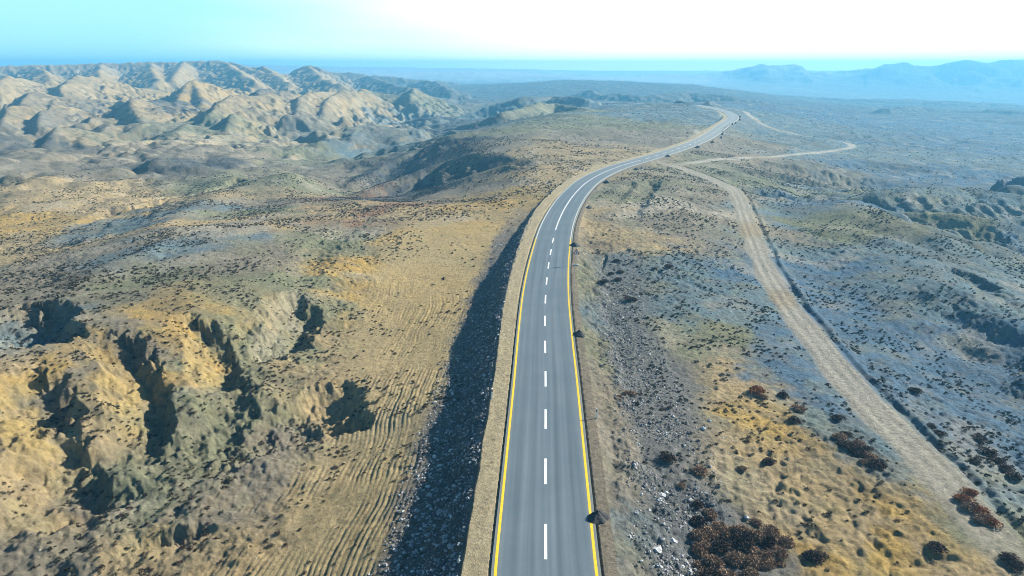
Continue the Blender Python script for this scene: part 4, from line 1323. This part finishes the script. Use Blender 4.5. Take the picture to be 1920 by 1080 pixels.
for i, T in enumerate([tuft(360 + i, 90, .26) for i in range(5)]):
    me = bpy.data.meshes.new('shrub')
    me.from_pydata([tuple(p) for p in T.tolist()], [], [(3 * k, 3 * k + 1, 3 * k + 2) for k in range(len(T) // 3)])
    me.materials.append([M_SAGEB, M_DARKB, M_SAGEB, M_DARKB, M_SAGEB][i])
    tm_me.append(me)
for i, (X, Y, Z, R, a) in enumerate(shrub_list):
    o = bpy.data.objects.new('shrub', tm_me[i % 5])
    COL.objects.link(o)
    o.location = (X, Y, Z - .02)
    o.scale = (R, R, R)
    o.rotation_euler = (0, 0, a)
    tag(o, 'low dark scrub tuft on the dry ground in the near part of the scene', 'shrub', 'near scrub tufts')

# stones
st_t = [stone(400 + i) for i in range(6)]
SCOL = np.array([(.20, .205, .20), (.27, .26, .245), (.16, .165, .165), (.42, .41, .39), (.25, .23, .19), (.20, .21, .21), (.14, .15, .15), (.24, .235, .22)])


def stones_for(n, fn):
    out = []
    X, Y = fn(n)
    return X, Y


def emb_pts(n):
    y = 40 + 150 * rng.beta(1, 2.2, n)
    d = -rng.uniform(6.2, 16, n)
    x = np.interp(y, ROAD.y, ROAD.x) + d
    return x, y


def rub_pts(n):
    y = 40 + 100 * rng.beta(1, 1.8, n)
    d = rng.uniform(6.0, 17, n)
    x = np.interp(y, ROAD.y, ROAD.x) + d
    return x, y


ST = []
for fn, n, lo, hi_ in ((emb_pts, 15000, .07, .46), (rub_pts, 20000, .05, .42), (lambda n: scatter(n, 44, 130), 2600, .05, .18)):
    X, Y = fn(n)
    Z, mk = height(X, Y, True)
    if fn is emb_pts:
        k = (mk['on'] & (rng.uniform(0, 1, n) < .75 + .8 * fbm(X, Y, 5.0, 2, 171))) | (rng.uniform(0, 1, n) < .75 * sstep(-14.5, -11, mk['d']))
    elif fn is rub_pts:
        sl = np.zeros(n)
        mk['n2'] = mk['n2']
        p2 = fbm(X, Y, 6.0, 3, 124)
        k = rng.uniform(0, 1, n) < np.clip(.55 + .8 * p2, .03, 1) * sstep(6.0, 9.5, mk['d']) * sstep(17, 12, mk['d'])
    else:
        k = (mk['trk'] < .1) & ~(mk['ins'] & (np.abs(mk['d']) < 6))
    R = lo + (hi_ - lo) * rng.beta(.9, 6.5, n) ** 1.0
    ST.append(np.stack([X, Y, Z, R], -1)[k])
ST = np.concatenate(ST)
order = np.argsort(-ST[:, 3] / np.hypot(ST[:, 0], ST[:, 1]))
big, rest = ST[order[:260]], ST[order[260:]]
sv, sf, sc_ = [], [], []
base = 0
for X, Y, Z, R in rest:
    ddl = X - 2.0 if Y < 110 else 1
    d, f = st_t[int(rng.integers(6))]
    a = rng.uniform(0, 6.28)
    c, s_ = math.cos(a), math.sin(a)
    q = d * R
    q = np.stack([q[:, 0] * c - q[:, 1] * s_ + X, q[:, 0] * s_ + q[:, 1] * c + Y, q[:, 2] + Z + .15 * R], -1)
    sv.append(q)
    sf.append(f + base)
    base += len(q)
    cc = SCOL[int(rng.integers(8))] if rng.uniform() < (.72 if ddl < 0 else .86) else np.array((.60, .60, .58)) * rng.uniform(.8, 1.2)
    sc_.append(np.repeat(cc[None], len(q), 0))
o = mesh_obj('rubble', np.concatenate(sv), np.concatenate(sf), 3, M_SCRUB, smooth=False, attr=('soil', np.concatenate(sc_)))
tag(o, 'grey broken stones strewn over the embankment and the strip right of the road', 'rubble', kind='stuff')
M_ST = [simple('grey_stone', (.24, .24, .235), (.40, .39, .38), 4, .9, .4), simple('pale_stone', (.46, .46, .44), (.66, .65, .62), 4, .9, .4)]
sme = []
for i in range(6):
    d, f = st_t[i]
    for mm in M_ST:
        me = bpy.data.meshes.new('stone')
        me.from_pydata(d.tolist(), [], f.tolist())
        me.materials.append(mm)
        sme.append(me)
for i, (X, Y, Z, R) in enumerate(big):
    pale = i % 8 == 0
    o = bpy.data.objects.new('stone', sme[(i % 6) * 2 + (1 if pale else 0)])
    COL.objects.link(o)
    o.location = (X, Y, Z + .12 * R)
    o.scale = (R, R, R)
    o.rotation_euler = (random.uniform(-.3, .3), random.uniform(-.3, .3), random.uniform(0, 6))
    dl = float(ROAD.local(np.array([X]), np.array([Y]))[0][0])
    side = 'on the dark embankment left of the road' if -14 < dl < 0 else ('on the rubble strip right of the road' if 0 < dl < 18 else 'on the open dry ground')
    tag(o, ('pale' if pale else 'grey') + ' broken stone ' + side, 'stone', ('pale' if pale else 'grey') + ' stones ' + side)
for u, v, R, lab in [(1233, 1033, .42, 'round white boulder on the rubble at the bottom, right of the road'), (1319, 805, .38, 'white flat stone at the top left of the golden patch'), (1331, 790, .25, 'small white stone above the white flat stone'),
                     (1262, 782, .25, 'white stone at the right edge of the rubble strip'), (1400, 972, .30, 'white round stone above the dense bush clump'), (1356, 822, .16, 'little white stone on the golden ground'),
                     (1241, 930, .45, 'long pale stone slab on the rubble left of the bushes'), (1262, 1015, .36, 'pale stone slab on the rubble right of the white boulder')]:
    X, Y, Z = ground_at(u, v)
    me = sme[1 + 2 * (int(u) % 6)]
    o = bpy.data.objects.new('stone', me)
    COL.objects.link(o)
    o.location = (X, Y, Z + .2 * R)
    o.scale = (R * (1.5 if 'slab' in lab else 1), R, R * (.6 if 'slab' in lab else 1))
    o.rotation_euler = (0, .2, u % 3)
    tag(o, lab, 'stone')

# ------------------------------------------------------------------ light, sky, air
AZ, EL = math.radians(65), math.radians(29)
sd = Vector((math.sin(AZ) * math.cos(EL), math.cos(AZ) * math.cos(EL), math.sin(EL)))
sl = bpy.data.lights.new('sun', 'SUN')
sl.energy = 5.0
sl.angle = math.radians(.5)
sl.color = (1.0, .94, .84)
so = bpy.data.objects.new('sun', sl)
so.rotation_euler = (-sd).to_track_quat('-Z', 'Y').to_euler()
so.location = (200, 100, 300)
COL.objects.link(so)
w = bpy.data.worlds.new('World')
SC.world = w
w.use_nodes = True
nt = w.node_tree
bg = nt.nodes['Background']
sky = nt.nodes.new('ShaderNodeTexSky')
sky.sky_type = 'NISHITA'
sky.sun_disc = False
sky.sun_elevation = EL
sky.sun_rotation = AZ
sky.altitude = 300
sky.air_density = 1.0
sky.dust_density = 1.0
sky.ozone_density = 1.5
bg.inputs['Strength'].default_value = .058
hs = nt.nodes.new('ShaderNodeHueSaturation')
hs.inputs['Saturation'].default_value = 1.25
tint = nt.nodes.new('ShaderNodeMix')
tint.data_type, tint.blend_type = 'RGBA', 'MULTIPLY'
tint.inputs['Factor'].default_value = 1.0
tint.inputs['B'].default_value = (.75, 1.06, 1.14, 1)
nt.links.new(sky.outputs['Color'], hs.inputs['Color'])
nt.links.new(hs.outputs['Color'], tint.inputs['A'])
# thin bright veil of high haze low in the sky on the sun's side
tc = nt.nodes.new('ShaderNodeTexCoord')
dt = nt.nodes.new('ShaderNodeVectorMath')
dt.operation = 'DOT_PRODUCT'
dt.inputs[1].default_value = (math.sin(AZ), math.cos(AZ), 0)
nt.links.new(tc.outputs['Generated'], dt.inputs[0])
vn = nt.nodes.new('ShaderNodeTexNoise')
vn.inputs['Scale'].default_value = 3.0
vn.inputs['Detail'].default_value = 6
vmp = nt.nodes.new('ShaderNodeMapping')
vmp.inputs['Scale'].default_value = (1, 1, 7)
nt.links.new(tc.outputs['Generated'], vmp.inputs['Vector'])
nt.links.new(vmp.outputs['Vector'], vn.inputs['Vector'])
ad = nt.nodes.new('ShaderNodeMath')
ad.operation = 'MULTIPLY_ADD'
ad.inputs[1].default_value = .28
nt.links.new(vn.outputs['Fac'], ad.inputs[0])
nt.links.new(dt.outputs['Value'], ad.inputs[2])
r1 = nt.nodes.new('ShaderNodeMapRange')
r1.interpolation_type = 'SMOOTHSTEP'
r1.inputs['From Min'].default_value, r1.inputs['From Max'].default_value = .12, .74
nt.links.new(ad.outputs['Value'], r1.inputs['Value'])
sxyz = nt.nodes.new('ShaderNodeSeparateXYZ')
nt.links.new(tc.outputs['Generated'], sxyz.inputs['Vector'])
r2 = nt.nodes.new('ShaderNodeMapRange')
r2.inputs['From Min'].default_value, r2.inputs['From Max'].default_value = .26, .08
nt.links.new(sxyz.outputs['Z'], r2.inputs['Value'])
vm = nt.nodes.new('ShaderNodeMath')
vm.operation = 'MULTIPLY'
nt.links.new(r1.outputs['Result'], vm.inputs[0])
nt.links.new(r2.outputs['Result'], vm.inputs[1])
veil = nt.nodes.new('ShaderNodeMix')
veil.data_type = 'RGBA'
veil.inputs['B'].default_value = (14.0, 14.4, 13.8, 1)
nt.links.new(vm.outputs['Value'], veil.inputs['Factor'])
cy = nt.nodes.new('ShaderNodeMix')
cy.data_type = 'RGBA'
cy.inputs['B'].default_value = (4.4, 9.0, 9.8, 1)
cf = nt.nodes.new('ShaderNodeMath')
cf.operation = 'MULTIPLY'
cf.inputs[1].default_value = .85
nt.links.new(r2.outputs['Result'], cf.inputs[0])
nt.links.new(cf.outputs['Value'], cy.inputs['Factor'])
nt.links.new(tint.outputs['Result'], cy.inputs['A'])
nt.links.new(cy.outputs['Result'], veil.inputs['A'])
nt.links.new(veil.outputs['Result'], bg.inputs['Color'])

HZ = MB()
ztop = float(GZ.max()) + 2
zbot = float(GZ.min()) - 1.0
HZ.box((0, 0, (ztop + zbot) / 2), (10100, 10100, ztop - zbot))
m = bpy.data.materials.new('air')
m.use_nodes = True
nt = m.node_tree
nt.nodes.remove(nt.nodes['Principled BSDF'])
pv = nt.nodes.new('ShaderNodeVolumePrincipled')
pv.inputs['Color'].default_value = (.20, .64, 1.0, 1)
pv.inputs['Density'].default_value = 4.0e-4
pv.inputs['Anisotropy'].default_value = 0.2
nt.links.new(pv.outputs['Volume'], nt.nodes['Material Output'].inputs['Volume'])
hzob = HZ.build('haze', m)
tag(hzob, 'pale blue haze lying over the far land and mountains', 'haze', kind='stuff')
print('LOWEST', ztop, zbot, len(VS) // 3)

SC.view_settings.view_transform = 'Standard'
SC.view_settings.look = 'None'
SC.view_settings.exposure = 1.12
SC.view_settings.gamma = 1.0
SC.cycles.use_denoising = True
SC.cycles.pixel_filter_type = 'BLACKMAN_HARRIS'
SC.cycles.filter_width = 1.0
SC.cycles.max_bounces = 4
SC.cycles.volume_bounces = 0
